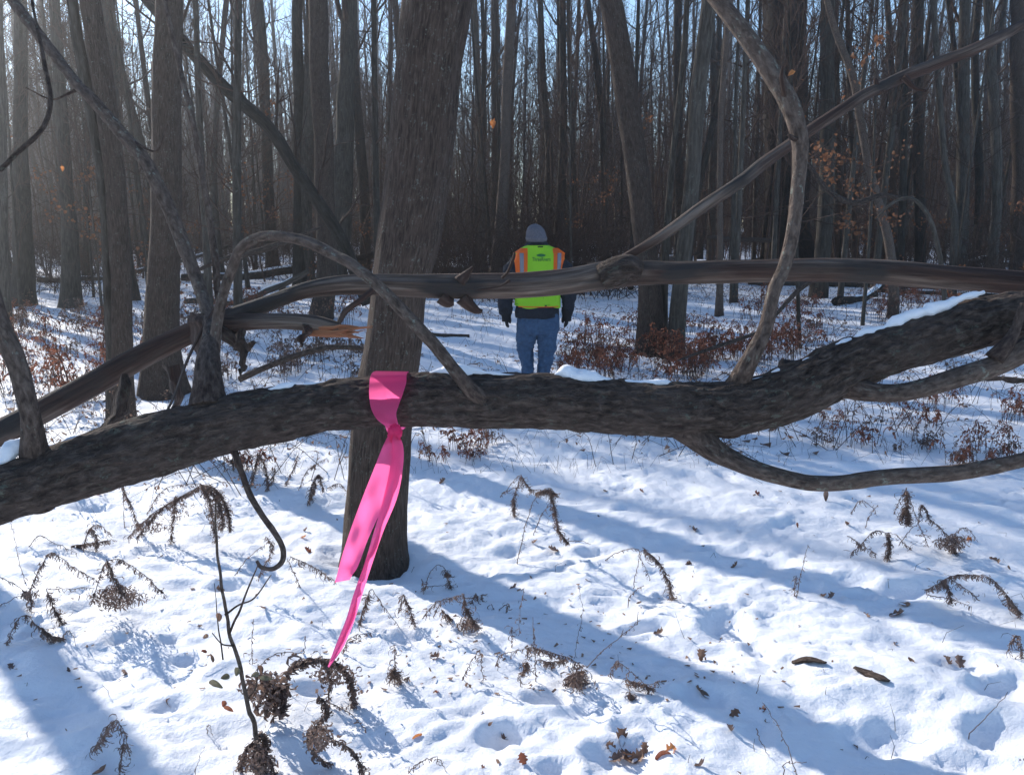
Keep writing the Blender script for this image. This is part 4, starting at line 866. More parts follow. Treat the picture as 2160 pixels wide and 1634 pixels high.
weed("narrow wedge-shaped weed standing left of the large lacy clump", [([(263, 1118), (260, 1060), (256, 1015)], 60), ([(256, 1015), (272, 1060), (288, 1100), (298, 1118)], 480)], seed=2)
weed("dark matted weed heap with arching stems at lower left", [([(60, 1250), (85, 1195), (108, 1166), (150, 1192), (205, 1225)], 260), ([(190, 1280), (230, 1180), (290, 1202), (347, 1252)], 260), ([(225, 1180), (238, 1215), (262, 1255)], 900), ([(100, 1242), (160, 1240), (200, 1240)], 60), ([(98, 1242), (115, 1285), (132, 1315)], 700)], heaps=[(246, 1256, 56, 26, 620), (60, 1250, 18, 8, 50)], seed=3)
weed("thin stems crossing at the left edge with a dark drooping leaf", [([(-10, 1212), (30, 1232), (60, 1250), (80, 1252)], 60), ([(-10, 1282), (30, 1262), (60, 1250)], 20), ([(45, 1245), (62, 1255), (66, 1282)], 600)], seed=4)
weed("weed bent to a sharp knee near the left edge, low right arm dark with leaves", [([(15, 1356), (32, 1318), (50, 1296), (80, 1320), (108, 1340), (132, 1344)], 220), ([(85, 1322), (110, 1340), (132, 1344)], 800), ([(132, 1342), (145, 1330), (158, 1348)], 30)], seed=5)
weed("weed folded like a tent with a leafy left arm, at the bottom left", [([(198, 1584), (215, 1548), (245, 1519), (262, 1545), (272, 1580), (280, 1606)], 150), ([(198, 1582), (222, 1545), (243, 1520)], 260), ([(265, 1556), (256, 1590), (252, 1638)], 220)], seed=6)
weed("small kinked stem in sunlit snow under the thick trunk at left", [([(62, 1152), (82, 1129), (110, 1142), (162, 1166)], 60)], seed=7)
weed("flattened weed spray in the shaded hollow left of the lacy clump", [([(175, 1150), (190, 1115), (205, 1106), (235, 1130)], 240), ([(190, 1112), (203, 1130), (202, 1158)], 500), ([(150, 1150), (175, 1148), (235, 1138)], 500)], seed=8)
weed("dark weed tufts beside the hanging pale twig, left of the ribbon trunk", [([(528, 1030), (538, 990), (546, 958), (562, 1000), (566, 1030)], 700), ([(560, 1035), (575, 1010), (580, 985)], 400), ([(600, 1030), (620, 985), (628, 960)], 240)], seed=9)
weed("pair of dark seed-headed weeds just left of the ribbon trunk's foot", [([(650, 1062), (660, 1020), (672, 1000), (682, 1035)], 700), ([(655, 1060), (665, 1015)], 700), ([(630, 1035), (650, 990), (690, 965)], 160), ([(690, 1030), (715, 1020), (735, 1040)], 200)], seed=10)
weed("leaning ladder-like weed with hanging leaflets between the pale twig and the left ribbon tail", [([(612, 1172), (640, 1186), (672, 1202), (708, 1226)], 260), ([(640, 1250), (622, 1215), (606, 1178)], 120), ([(545, 1215), (565, 1180), (575, 1150), (560, 1130)], 320), ([(495, 1212), (530, 1170), (560, 1148)], 60)], seed=11)
# foreground sapling
g = G(556, 1650); SPL = empty("young_sapling", g, "slender young sapling with brown curled leaves rising at the lower left front", "sapling", None); Ys = g[1]
def stem(parent, L, sd, m=M_branch):
    P, r = pxpath([(a, b, c, Ys+d) for a, b, c, d in L], 60, .6, sd); mb = MB(); mb.tube(P, r, 8); mb.obj("stem", m, parent)
stem(SPL, [(558, 1680, 12, 0), (542, 1575, 11, 0), (522, 1475, 10, 0), (505, 1400, 9, 0), (484, 1330, 8, .01), (470, 1245, 7, .01), (460, 1180, 6, .02), (455, 1120, 5, .02), (454, 1060, 3, .03)], 1)
stem(SPL, [(484, 1335, 5, 0), (505, 1290, 5, -.02), (520, 1250, 4, -.03), (545, 1190, 2.5, -.04)], 2); stem(SPL, [(474, 1295, 5, 0), (505, 1276, 4, .03), (535, 1262, 3.5, .05), (572, 1212, 2, .08)], 3)
stem(SPL, [(520, 1478, 4, 0), (540, 1445, 3, .05), (545, 1400, 2, .06)], 4); stem(SPL, [(492, 1362, 4, 0), (470, 1358, 3, -.02), (448, 1335, 2, -.04)], 5); stem(SPL, [(470, 1390, 4, .0), (462, 1330, 3, 0), (456, 1270, 2, 0), (452, 1230, 1.5, 0)], 6)
def big_leaf(parent, px, py, Y, L, ang, m, seed, name="leaf", ww=.42, lobes=0, curl=.9, tilt=0):
    rng = random.Random(seed); n = 12; k = 7; V = []; p0 = at(px, py, Y); s_ = L
    ca, sa = math.cos(ang), math.sin(ang)
    for i in range(n):
        t = i/(n-1); hw = ww*math.sin(math.pi*min(1, t*.96+.03))**.75*(1+(.38*math.sin(t*lobes*2*math.pi) if lobes else 0)); row = []
        bx = t*math.cos(curl*t*.9); bz = t*math.sin(curl*t*.9)*.7
        for j in range(k):
            u = (j/(k-1)-.5)*2; x = bx; y = u*hw*.5*math.cos(curl*abs(u)*.7); z = bz+abs(u)*hw*.45*curl+.03*vnoise(np.array([t*5, u*3, seed]), 2)
            x, y = x*ca-y*sa, x*sa+y*ca; row.append([x, y, z])
        V.append(row)
    V = np.array(V)*s_
    if tilt:
        c, s2 = math.cos(tilt), math.sin(tilt); yy = V[..., 1]*c-V[..., 2]*s2; V[..., 2] = V[..., 1]*s2+V[..., 2]*c; V[..., 1] = yy
    mb = MB(); mb.grid(V+p0)
    return mb, p0
for k, (px, py, L, an, tl, m) in enumerate([(462, 1310, .055, 1.3, 1.5, M_litter), (428, 1345, .04, .6, 1.4, M_litter), (424, 1372, .035, .2, 1.5, M_red), (444, 1378, .035, -.9, 1.5, M_litter), (466, 1430, .055, .4, 1.3, M_green), (470, 1450, .06, 2.4, 1.3, M_green), (498, 1425, .055, 1.2, 1.4, M_green), (470, 1490, .05, 1.1, 1.5, M_red), (492, 1500, .05, 2.1, 1.5, M_red), (530, 1425, .05, .5, 1.4, M_green), (552, 1420, .05, 1.5, 1.4, M_litter), (575, 1432, .05, 2.7, 1.4, M_green), (590, 1440, .05, .8, 1.3, M_litter), (560, 1460, .045, 2, 1.4, M_litter)]):
    mb, _ = big_leaf(SPL, px, py, Ys+.03*math.sin(k*2), L, an, m, k, tilt=tl); mb.obj("leaf", m, SPL)
weed("tangled weed with rounded dead leaves draped beside the young sapling", [([(542, 1412), (580, 1379), (640, 1378)], 30), ([(600, 1420), (650, 1390), (702, 1398)], 700), ([(585, 1440), (600, 1470), (592, 1500)], 900), ([(560, 1500), (575, 1460), (605, 1440)], 700), ([(545, 1500), (530, 1450), (540, 1410)], 120), ([(575, 1528), (582, 1490), (600, 1470)], 200)], seed=12, leaf=.022, lw=.009, heaps=[(560, 1450, 46, 34, 260)])
weed("lacy dead weed under the tip of the pink ribbon", [([(612, 1400), (660, 1388), (712, 1396), (740, 1432), (750, 1482)], 560), ([(700, 1394), (735, 1420), (745, 1490)], 800), ([(640, 1378), (644, 1350), (642, 1340)], 10), ([(688, 1395), (696, 1440), (690, 1478)], 500)], seed=13, lw=.005, leaf=.017, heaps=[(705, 1420, 44, 26, 260)])
weed("dark crumpled weed arm reaching down below the lacy weed", [([(668, 1462), (690, 1490), (672, 1525), (650, 1550), (668, 1590), (700, 1612)], 750), ([(690, 1478), (735, 1502), (770, 1535)], 60), ([(700, 1556), (735, 1575), (756, 1600), (768, 1640)], 420)], seed=14, lw=.005, leaf=.017, heaps=[(672, 1550, 30, 34, 260)])
weed("dark weed tuft at the bottom edge by the young sapling's foot", [([(500, 1640), (520, 1580), (552, 1546), (566, 1590), (582, 1640)], 800), ([(520, 1640), (545, 1580)], 600), ([(552, 1546), (560, 1560), (556, 1640)], 700)], seed=15, lw=.005, leaf=.017, heaps=[(545, 1600, 34, 40, 300)])
weed("tall lacy weed with an arched head right of the ribbon trunk", [([(1092, 1182), (1108, 1110), (1135, 1042), (1162, 1030), (1174, 1048)], 80), ([(1098, 1000), (1120, 1030), (1165, 1032)], 400), ([(1160, 1030), (1170, 1075), (1180, 1120), (1200, 1146)], 900), ([(1125, 1128), (1140, 1090), (1160, 1060)], 60), ([(1196, 1142), (1225, 1140), (1246, 1148)], 10), ([(1128, 1040), (1150, 1034), (1176, 1042)], 900)], seed=16)
weed("pointed three-legged weed just left of the tall lacy weed", [([(1056, 1048), (1078, 1022), (1096, 1003), (1100, 1032)], 60), ([(1098, 1006), (1086, 1045), (1085, 1086)], 200), ([(1060, 1040), (1085, 1030), (1125, 1026)], 60), ([(1084, 1046), (1085, 1086)], 700)], seed=17)
weed("tent-shaped weed with leafy left leg below the ribbon trunk's foot", [([(756, 1318), (768, 1280), (783, 1243), (810, 1280), (842, 1322)], 60), ([(757, 1315), (770, 1278), (780, 1250)], 420)], seed=18)
weed("small hooked weed right of the tent-shaped one", [([(842, 1292), (846, 1265), (850, 1252), (862, 1282), (876, 1322)], 160), ([(852, 1256), (866, 1290), (874, 1318)], 260)], seed=19)
weed("weed with a V of dark leafy arms in the shadow right of the ribbon trunk", [([(892, 1302), (920, 1272), (950, 1260), (979, 1253)], 200), ([(930, 1284), (960, 1310), (985, 1325), (1005, 1322)], 700), ([(978, 1254), (984, 1285), (1000, 1310), (1006, 1320)], 800), ([(914, 1302), (930, 1270)], 60)], heaps=[(985, 1316, 22, 12, 160)], seed=20)
weed("tiny zigzag weed above the V-armed weed", [([(996, 1268), (1004, 1251), (1012, 1280), (1018, 1252), (1020, 1280)], 200)], seed=21)
weed("small angular twig bent like a flag in open snow", [([(1036, 1274), (1046, 1288), (1073, 1273), (1062, 1300), (1052, 1298)], 100)], seed=22)
weed("arched weed with two dark leaves at its top, right of the trunk's foot", [([(888, 1245), (898, 1235), (905, 1212), (925, 1190), (946, 1208)], 50), ([(938, 1204), (948, 1212)], 900), ([(896, 1236), (950, 1234)], 30), ([(942, 1218), (952, 1240)], 400), ([(890, 1222), (894, 1245)], 100)], seed=23)
weed("spreading weed cluster with a yellowish upright leaf in the lower centre", [([(1046, 1402), (1056, 1382), (1085, 1372), (1118, 1366)], 100), ([(1112, 1364), (1150, 1372), (1196, 1384)], 500), ([(1135, 1390), (1160, 1396), (1196, 1388)], 500), ([(1098, 1432), (1108, 1400), (1118, 1366)], 120), ([(1112, 1395), (1110, 1410)], 900), ([(1130, 1442), (1128, 1380), (1125, 1300)], 60)], seed=24)
weed("dark leafy weed heap with a long bare twig pointing up right", [([(1186, 1450), (1210, 1425), (1235, 1412)], 300), ([(1236, 1408), (1275, 1368), (1316, 1336), (1350, 1308)], 30), ([(1310, 1342), (1314, 1326)], 0), ([(1344, 1316), (1345, 1288)], 0), ([(1196, 1384), (1215, 1396), (1230, 1408)], 200)], heaps=[(1218, 1434, 24, 24, 330)], seed=25)
weed("thin A-shaped weed in bright snow in the lower centre", [([(975, 1432), (990, 1402), (1010, 1372), (1016, 1400), (1018, 1434)], 90)], seed=26)
weed("upright weed with a dark tuft at its foot, lower centre left", [([(832, 1432), (833, 1395), (832, 1358)], 220), ([(822, 1432), (832, 1412), (845, 1440)], 700), ([(840, 1440), (855, 1430), (864, 1426)], 160)], seed=27)
weed("bent weed with scattered dark leaves right of centre", [([(1286, 1424), (1295, 1405), (1305, 1394), (1340, 1425), (1366, 1444), (1392, 1434)], 100), ([(1320, 1430), (1345, 1440), (1380, 1450)], 800), ([(1328, 1458), (1336, 1475)], 900)], seed=28)
weed("arching weed with a beaded right arm in the shadow band", [([(1276, 1182), (1300, 1166), (1340, 1157), (1355, 1185), (1372, 1222)], 60), ([(1355, 1155), (1385, 1180), (1408, 1220), (1420, 1262)], 650), ([(1336, 1242), (1344, 1195), (1352, 1165)], 30), ([(1325, 1264), (1340, 1245), (1358, 1234)], 60)], seed=29)
weed("folded bare stem at the bottom edge in the centre", [([(855, 1640), (875, 1615), (920, 1596), (934, 1612), (945, 1640)], 60)], seed=30)
weed("thin upright stalks in shaded snow", [([(1094, 1342), (1098, 1290), (1105, 1237)], 60), ([(1080, 1366), (1081, 1320)], 100)], seed=31, stemw=.0014)
weed("wavy thin stalk with one leaf, right of the upright stalks", [([(1212, 1386), (1218, 1345), (1228, 1310), (1227, 1270), (1221, 1240)], 30)], seed=32, stemw=.0014)
weed("low curved weed beside the right ribbon tail", [([(725, 1372), (735, 1348), (755, 1338), (783, 1334)], 120), ([(735, 1355), (762, 1342)], 100)], seed=33)
weed("small kinked weed below the trunk's sagging branch at left", [([(1796, 1084), (1806, 1064), (1818, 1055), (1836, 1066), (1849, 1082)], 80), ([(1824, 1122), (1832, 1092), (1852, 1064)], 60)], seed=34)
weed("dark conical weed under the lowest branch at right", [([(1886, 1082), (1900, 1050), (1912, 1028)], 120), ([(1912, 1030), (1915, 1070), (1914, 1104)], 1100), ([(1900, 1100), (1912, 1070), (1918, 1104)], 1000), ([(1918, 1050), (1935, 1095), (1952, 1140), (1966, 1162)], 80)], seed=35)
weed("sprawling heap of dark fern-like weed at right", [([(1895, 1150), (1918, 1120), (1948, 1092)], 30), ([(1938, 1100), (1945, 1064), (1962, 1092)], 400), ([(1955, 1088), (1985, 1115), (2028, 1156)], 260), ([(2005, 1142), (2018, 1122), (2036, 1112), (2062, 1142)], 80), ([(1930, 1128), (1965, 1130)], 20), ([(2010, 1155), (2018, 1172)], 900)], heaps=[(2008, 1142, 36, 18, 380)], seed=36)
weed("low weed with a thick drooping end in front of the fern-like heap", [([(1795, 1166), (1820, 1145), (1845, 1120), (1880, 1124)], 200), ([(1874, 1122), (1877, 1150), (1872, 1176)], 1100), ([(1888, 1126), (1905, 1142), (1925, 1162)], 80), ([(1788, 1130), (1820, 1150), (1848, 1168)], 200)], seed=37)
weed("long arched weed with comb-like hanging leaflets near the right edge", [([(1952, 1248), (1985, 1226), (2005, 1216), (2050, 1212), (2088, 1218), (2125, 1255), (2150, 1290)], 330), ([(1990, 1225), (2002, 1240), (2006, 1268)], 600), ([(1975, 1240), (1998, 1225)], 500), ([(2005, 1220), (2035, 1240), (2062, 1262)], 160), ([(1955, 1255), (2000, 1262), (2050, 1280)], 60), ([(2125, 1262), (2152, 1290)], 700)], seed=38)
weed("small drooping weed cut by the right edge", [([(2128, 1372), (2136, 1350), (2146, 1340), (2152, 1358), (2158, 1384)], 260)], seed=39)
weed("two straight upright stalks standing in snow right of centre", [([(1680, 1262), (1690, 1205), (1704, 1148)], 60), ([(1675, 1262), (1678, 1212)], 160)], seed=40, stemw=.0018)
weed("long thin stick leaning over the bottom edge right of centre", [([(1688, 1650), (1660, 1570), (1632, 1515), (1607, 1480)], 20)], seed=41, cat="twig", group="loose twigs on the snow", name="twig")
weed("short dark twig lying beside the long leaning stick", [([(1594, 1534), (1604, 1560), (1622, 1598)], 0)], seed=42, cat="twig", group="loose twigs on the snow", name="twig")
weed("pale straw leaning on the snow near the right edge", [([(2044, 1546), (2085, 1506), (2127, 1460)], 0)], m=M_litter, seed=43, cat="twig", group="loose twigs on the snow", name="twig")
weed("thin upright twig above the long leaning stick", [([(1594, 1482), (1598, 1450), (1604, 1424)], 0)], seed=44, cat="twig", group="loose twigs on the snow", name="twig")
weed("hooked dark twig at the bottom edge right of centre", [([(1653, 1622), (1652, 1612), (1700, 1606)], 0)], seed=45, cat="twig", group="loose twigs on the snow", name="twig")
weed("short stub of dark weed in open snow at lower left", [([(120, 1454), (122, 1448), (160, 1460), (186, 1472)], 60)], seed=46)
weed("tiny folded weed near the lower left sunlit snow", [([(436, 1552), (440, 1528), (448, 1550)], 10)], seed=47)
weed("thin stalk standing behind the lower left tent-shaped weed", [([(410, 1630), (420, 1600), (432, 1574)], 10)], seed=48, stemw=.0014)
weed("slim budded stalk right of the young sapling", [([(533, 1400), (532, 1350), (534, 1305)], 60)], seed=49, stemw=.0014)
weed("tall thin stalk above the dark matted heap at left", [([(55, 1235), (40, 1180), (26, 1110), (22, 1096)], 40)], seed=50, stemw=.0016)
# ------------------------------------------------------------------ fallen leaves on the snow
LEAVES = [(1312, 1575, "curled brown leaf on the bare patch near the bottom centre", .09), (1338, 1588, "pale torn leaf on the bare patch near the bottom centre", .08), (1290, 1600, "dark leaf at the left end of the bare patch", .08), (1360, 1596, "leaf at the right end of the bare patch", .07), (1388, 1602, "reddish upright leaf just right of the bare patch", .075), (1325, 1605, "flat leaf in the middle of the bare patch", .08), (1300, 1586, "small leaf tucked in the bare patch", .06), (1345, 1608, "leaf at the lower rim of the bare patch", .07),
    (1478, 1393, "curled brown leaf left of the bark pieces", .07), (1608, 1047, "russet curled leaf under the lowest branch", .08), (1742, 1057, "dark rounded leaf below the lowest branch's sag", .09), (1786, 1105, "leaf half sunk in snow below the lowest branch, right", .08), (1470, 1117, "dark leaf in the snow hollow beneath the branch fork", .08), (1683, 1112, "small bright red-brown leaf in open snow", .045), (1446, 1190, "dark upright leaf in the shaded band", .06), (1541, 1196, "pinkish torn leaf in the shaded band", .07),
    (1890, 1357, "curled leaf in shade at lower right", .06), (1925, 1396, "brown leaf beside a small hollow at lower right", .05), (2008, 1398, "ragged leaf in a snow hollow at lower right", .08), (2030, 1408, "dark leaf at the right rim of the hollow", .07), (2101, 1186, "tan pointed leaf near the right edge", .08), (2132, 1200, "small dark leaf right of the tan one", .035), (2045, 1140, "orange pointed leaf behind the fern-like heap", .09), (1487, 1460, "grey-green leaf cluster in shade at lower right", .07), (1498, 1472, "second dark leaf of the grey-green cluster", .06),
    (1541, 1510, "upright dry leaf with a split tip at lower right", .06), (1545, 1538, "dark scraps of leaf below the split-tip leaf", .06), (1601, 1500, "small red-brown leaf by the long leaning stick", .045), (1622, 1518, "curled leaf on the long leaning stick", .035), (1823, 1296, "folded tan leaf in the shaded hollow at right", .07), (1875, 1298, "broad tan leaf lying on the shaded snow at right", .09), (1728, 1252, "leaf in the row half buried in snow at right", .07), (1748, 1262, "dark leaf at the end of the half buried row", .06), (1905, 1275, "torn pale leaf beneath the comb-like weed", .08),
    (1086, 1045, "small dark leaf by the three-legged weed", .04), (1075, 1240, "dark angular leaf in shade right of the trunk's foot", .07), (1122, 1142, "grey bark scrap under the tall lacy weed", .08), (1180, 1162, "dark flat leaf beneath the tall lacy weed", .09), (1212, 1166, "curled leaf at the right end below the tall lacy weed", .06), (912, 1384, "pale curled leaf right of the long tail's end", .07), (924, 1454, "flat reddish leaf in bright snow", .05), (1069, 1556, "dark leaf sunk in a pit at the bottom centre", .06), (1030, 1528, "small ring-curled leaf at the bottom centre", .035), (1014, 1502, "scrap of leaf above the ring-curled leaf", .03),
    (878, 1558, "orange leaf held up on a thin stalk at the bottom", .05), (1106, 1610, "pointed red leaf at the bottom centre", .055), (1013, 1614, "small red curled leaf at the bottom edge", .035), (1250, 1226, "dark leaf on the snow bank in the centre", .05), (1190, 1190, "tiny dark leaf below the tall lacy weed", .03), (206, 1038, "orange-brown leaf below the thick trunk at far left", .08), (222, 1038, "dark ring-shaped curled leaf below the thick trunk", .06), (112, 1064, "dull leaf hard against the trunk's lower edge at left", .07), (180, 1362, "small yellow-brown upright leaf at left", .04), (143, 1418, "dark pointed leaf scrap at left", .04),
    (266, 1420, "small dark upright leaf in the shaded snow at left", .04), (25, 1413, "dark leaf at the left edge in bluish snow", .06), (197, 1632, "curled leaf cut by the bottom edge at left", .07), (655, 1165, "long red-brown curled leaf left of the ribbon tail", .08), (640, 1118, "narrow leaf left of the ribbon trunk", .06), (632, 1132, "orange curled leaf left of the ribbon trunk", .06), (560, 1280, "rounded brown leaf below the hanging twig", .06), (412, 1322, "leaf tipped up in snow near the young sapling", .04), (1378, 1334, "leaf sunk in a pit in the shaded snow", .07), (375, 1398, "leaf showing at the bottom of a snow pit at left", .05), (365, 1492, "tan leaf at the bottom of the lower left pit", .06),
    (405, 1240, "leaf in the left of two snow pits", .05), (470, 1245, "leaf in the right of two snow pits", .06), (2148, 1612, "small reddish leaf at the bottom right corner", .045), (1463, 1612, "dark leaf at the bottom edge right of the bare patch", .07), (1402, 1590, "orange leaf left of the dark bottom-edge leaf", .06), (1805, 1578, "dark upright leaf in sunlit snow at lower right", .045), (1265, 1088, "dark speck of leaf in the centre snow", .03), (1358, 1037, "russet leaf under the trunk right of centre", .045), (1280, 1035, "brown leaf under the trunk near the centre", .05), (1668, 925, "bright orange leaf standing behind the branch fork", .08), (970, 1068, "dark leaf right of the ribbon trunk", .05), (930, 1018, "knobbly brown leaf at the trunk's right", .08)]
lrg = random.Random(3)
for k, (px, py, lab, s_) in enumerate(LEAVES):
    g = G(px, py); q = np.array([0., 0, .004])
    mt = M_orange if ("orange" in lab) else M_red if ("red" in lab or "russet" in lab) else M_weed if "dark" in lab else M_litter
    up = "upright" in lab or "pointed" in lab or "standing" in lab or "held up" in lab
    mb, p0 = big_leaf(None, px, py, g[1], s_*.85, lrg.uniform(0, 6.28), mt, k, ww=lrg.uniform(.45, .75), lobes=lrg.choice([0, 3, 3, 4]), curl=lrg.uniform(.4, 1.2), tilt=1.2 if up else lrg.uniform(-.3, .5))
    V = mb.V[0]; V += g - V[np.argmin(V[:, 2])] + q*[0, 0, 1] - [0, 0, .008]
    o = mb.obj("fallen_leaf", mt); tag(o, lab, "leaf", "fallen leaves on the snow")
# bark pieces lying on the snow
for k, (L, lab) in enumerate([([(1672, 1400, 14), (1705, 1394, 24), (1742, 1401, 10)], "curved grey bark piece lying on sunlit snow at lower right"), ([(1802, 1410, 12), (1832, 1424, 26), (1860, 1434, 24), (1876, 1440, 10)], "longer brown bark slab on the snow right of the curved piece")]):
    P = np.array([[*G(a, b), c*.5*wid(a, b, G(a, b)[1])] for a, b, c in L]); A = spline(P, 24); mb = MB(); mb.tube(A[:, :3]+[0, 0, .008], A[:, 3], 16, squash=.35, disp=barkdisp(.2)); o = mb.obj("bark_piece", M_branch); tag(o, lab, "bark", "bark pieces on the snow")
# leaves and twig hung in the air
for k, (px, py, Y, s_, lab) in enumerate([(1662, 160, 1.76, .020, "bright orange leaf hooked on a twig of the curved upright branch"), (132, 362, 9, .085, "single orange leaf glowing in front of the hazy left trunks"), (1040, 272, 9.5, .13, "bright orange leaf cluster right of the big trunk")]):
    mb, p0 = big_leaf(None, px, py, Y, s_, .2+k*.7, M_orange, k, ww=.75, lobes=1.3, curl=1.3, tilt=1.1); o = mb.obj("hanging_leaf", M_orange); tag(o, lab, "leaf", "dead leaves still hanging")
# sticks and small logs lying behind the trunk
def stick(label, L, name="fallen_branch", m=M_bark_log, sides=14, amp=.06, n=40):
    e0 = G(L[0][0], L[0][1]) if L[0][3] is None else at(L[0][0], L[0][1], L[0][3]); A = []
    for a, b, c, Y in L:
        p = G(a, b) if Y is None else at(a, b, Y); A.append([*p, c*.5*wid(a, b, p[1])])
    A = spline(np.array(A), n); mb = MB(); mb.tube(A[:, :3], A[:, 3], sides, disp=barkdisp(amp, seed=len(label))); o = mb.obj(name, m); tag(o, label, "fallen branch", "fallen branches behind the trunk")
stick("black curved stick in the snow left of the ribbon trunk", [(505, 800, 14, 5.6), (560, 775, 13, 5.6), (640, 745, 13, 5.6), (700, 732, 12, 5.7), (775, 736, 10, 5.8)])
stick("short snow-dusted log lying right behind the ribbon trunk", [(890, 706, 12, None), (930, 709, 12, None), (990, 711, 11, None)])
stick("long stick leaning through the arched branch in the distance", [(405, 575, 6, 9.5), (470, 548, 11, 9.6), (560, 525, 13, 9.7), (620, 502, 10, 9.8), (678, 479, 5, 9.9)])
stick("dark slanting stick behind the foot of the curved branch", [(1570, 745, 5, 7.2), (1640, 660, 8, 7.2), (1700, 600, 11, 7.3), (1740, 585, 9, 7.3)])
stick("low twisted branch behind the curved branch's base", [(1430, 760, 4, 8.2), (1500, 735, 8, 8.2), (1560, 715, 8, 8.2), (1600, 700, 6, 8.2)])
stick("snow-edged log lying in the woods right of the walker", [(1240, 560, 12, 17), (1330, 552, 16, 17), (1440, 548, 14, 17)])
stick("fallen log in the woods beyond the leaning pole", [(1490, 500, 8, 24), (1560, 505, 10, 24), (1640, 508, 10, 24)])
stick("dark drooping dead branch behind the snowy trunk", [(1700, 340, 8, 9), (1745, 400, 11, 9), (1800, 428, 12, 9), (1860, 412, 10, 9), (1910, 420, 8, 9)], amp=.03)
stick("arched broken branch above the snow-topped trunk", [(1848, 462, 4, 8), (1880, 430, 6, 8), (1920, 418, 7, 8), (1955, 450, 9, 8), (1978, 520, 10, 8), (1990, 590, 10, 8), (1992, 640, 10, 8)], m=M_bark_far)
stick("dark log end in the snow near the right edge", [(2075, 800, 14, None), (2120, 802, 16, None), (2180, 808, 16, None)])
# ------------------------------------------------------------------ russet ferns and brambles (copied)
def fern_proto(seed, h, n, leafd, m):
    rng = random.Random(seed); ms = MB(); ml = MB()
    for _ in range(n):
        a = rng.uniform(0, 6.28); b = (rng.gauss(0, .10), rng.gauss(0, .10)); hh = h*rng.uniform(.5, 1.1); sp = rng.uniform(.15, .6)*h
        P = spline(np.array([[b[0], b[1], -.05, 0], [b[0]+sp*.35*math.cos(a), b[1]+sp*.35*math.sin(a), hh*.7, 0], [b[0]+sp*.8*math.cos(a), b[1]+sp*.8*math.sin(a), hh*rng.uniform(.75, 1), 0], [b[0]+sp*1.3*math.cos(a), b[1]+sp*1.3*math.sin(a), hh*rng.uniform(.15, .7), 0]]), 10)[:, :3]
        ms.tube(P, np.linspace(.004, .0015, 10), 4)
        for _ in range(int(leafd*rng.uniform(.5, 1.3))):
            i = rng.randint(3, 8); hang_leaf(ml, P[i]+(P[i+1]-P[i])*rng.random(), rng.uniform(.03, .08), rng.uniform(.010, .024), rng, .7)
    return ms.mesh("stem", M_twig), ml.mesh("leaves", m)
ferns = [fern_proto(1, .45, 10, 16, M_red), fern_proto(2, .6, 12, 16, M_red), fern_proto(3, .35, 9, 20, M_red), fern_proto(4, .8, 10, 10, M_litter), fern_proto(5, .3, 9, 16, M_weed)]
def shrub(k, px, py, sc, label, group, rz):
    g = G(px, py, terr0); e = empty("dead_fern", g, label, "dead fern", group); e.scale = (sc,)*3; e.rotation_euler = (0, 0, rz)
    for me, nm in zip(ferns[k], ("stem", "leaves")):
        o = bpy.data.objects.new(nm, me); COL.objects.link(o); o.parent = e
fr = random.Random(21)
for (x0, x1, y0, y1, n, lab, ks) in [(1195, 1320, 735, 800, 16, "russet dead fern just right of the walker's legs", (0, 1, 2)), (1335, 1520, 690, 810, 22, "russet dead fern at the foot of the two leaning trunks", (0, 1, 2)), (1540, 1800, 645, 780, 26, "russet dead fern behind the curved branch", (0, 2, 4, 1)),
        (0, 240, 660, 860, 34, "brown dead fern in the brush at the far left", (0, 3, 1, 4)), (290, 500, 640, 830, 18, "brown dead fern behind the left stub of the logs", (1, 3, 4)), (560, 780, 740, 800, 9, "dark dead fern beside the black curved stick", (4, 4, 2)), (1940, 2160, 850, 1000, 12, "russet dead fern between the middle and lowest branches at right", (0, 1, 2, 4)),
        (1720, 1960, 860, 960, 9, "drooping dead fern under the snow-topped trunk", (1, 4, 2)), (1820, 2160, 620, 700, 20, "brownish dead fern behind the upper limb at right", (1, 3, 0)), (880, 1060, 905, 975, 6, "dark dead fern just under the trunk right of the ribbon", (4, 2)), (430, 760, 625, 700, 18, "tan dead fern behind the upper limb at left", (3, 1)), (900, 1330, 555, 610, 18, "distant dead fern around the walker's shoulders", (3, 1)), (480, 640, 980, 1010, 3, "dark dead fern under the trunk beside the hanging twig", (4, 2))]:
    for k in range(n): shrub(fr.choice(ks), fr.uniform(x0, x1), fr.uniform(y0, y1), fr.uniform(.55, 1.15)*(1 if y0 < 850 else .55), lab, lab.replace("dead fern", "dead ferns"), fr.uniform(0, 6.28))
# litter: countless leaf scraps, stalks and twigs on the snow
mb = MB(); ms = MB(); rg = random.Random(31)
for k in range(8500):
    y = 3.0+42*rg.random()**1.5 if k > 110 else rg.uniform(2.3, 7); x = rg.uniform(-.66, .64)*y; dens = vnoise(np.array([x*.5, y*.35, 1.]), 12)
    if y > 3 and k > 110 and dens < rg.uniform(-.4, .7)+max(0, .5-(y-3)*.1): continue
    z = float(terr0(x, y)); s_ = rg.uniform(.01, .045) if y > 6 else rg.uniform(.004, .013)
    a = rg.uniform(0, 6.28); c, s2 = math.cos(a)*s_, math.sin(a)*s_
    mb.grid(np.array([[[x-c-s2*.4, y-s2+c*.4, z+.004], [x+c-s2*.4, y+s2+c*.4, z+.004+rg.random()*s_]], [[x-c+s2*.4, y-s2-c*.4, z+rg.random()*s_], [x+c+s2*.4, y+s2-c*.4, z+.006]]]))
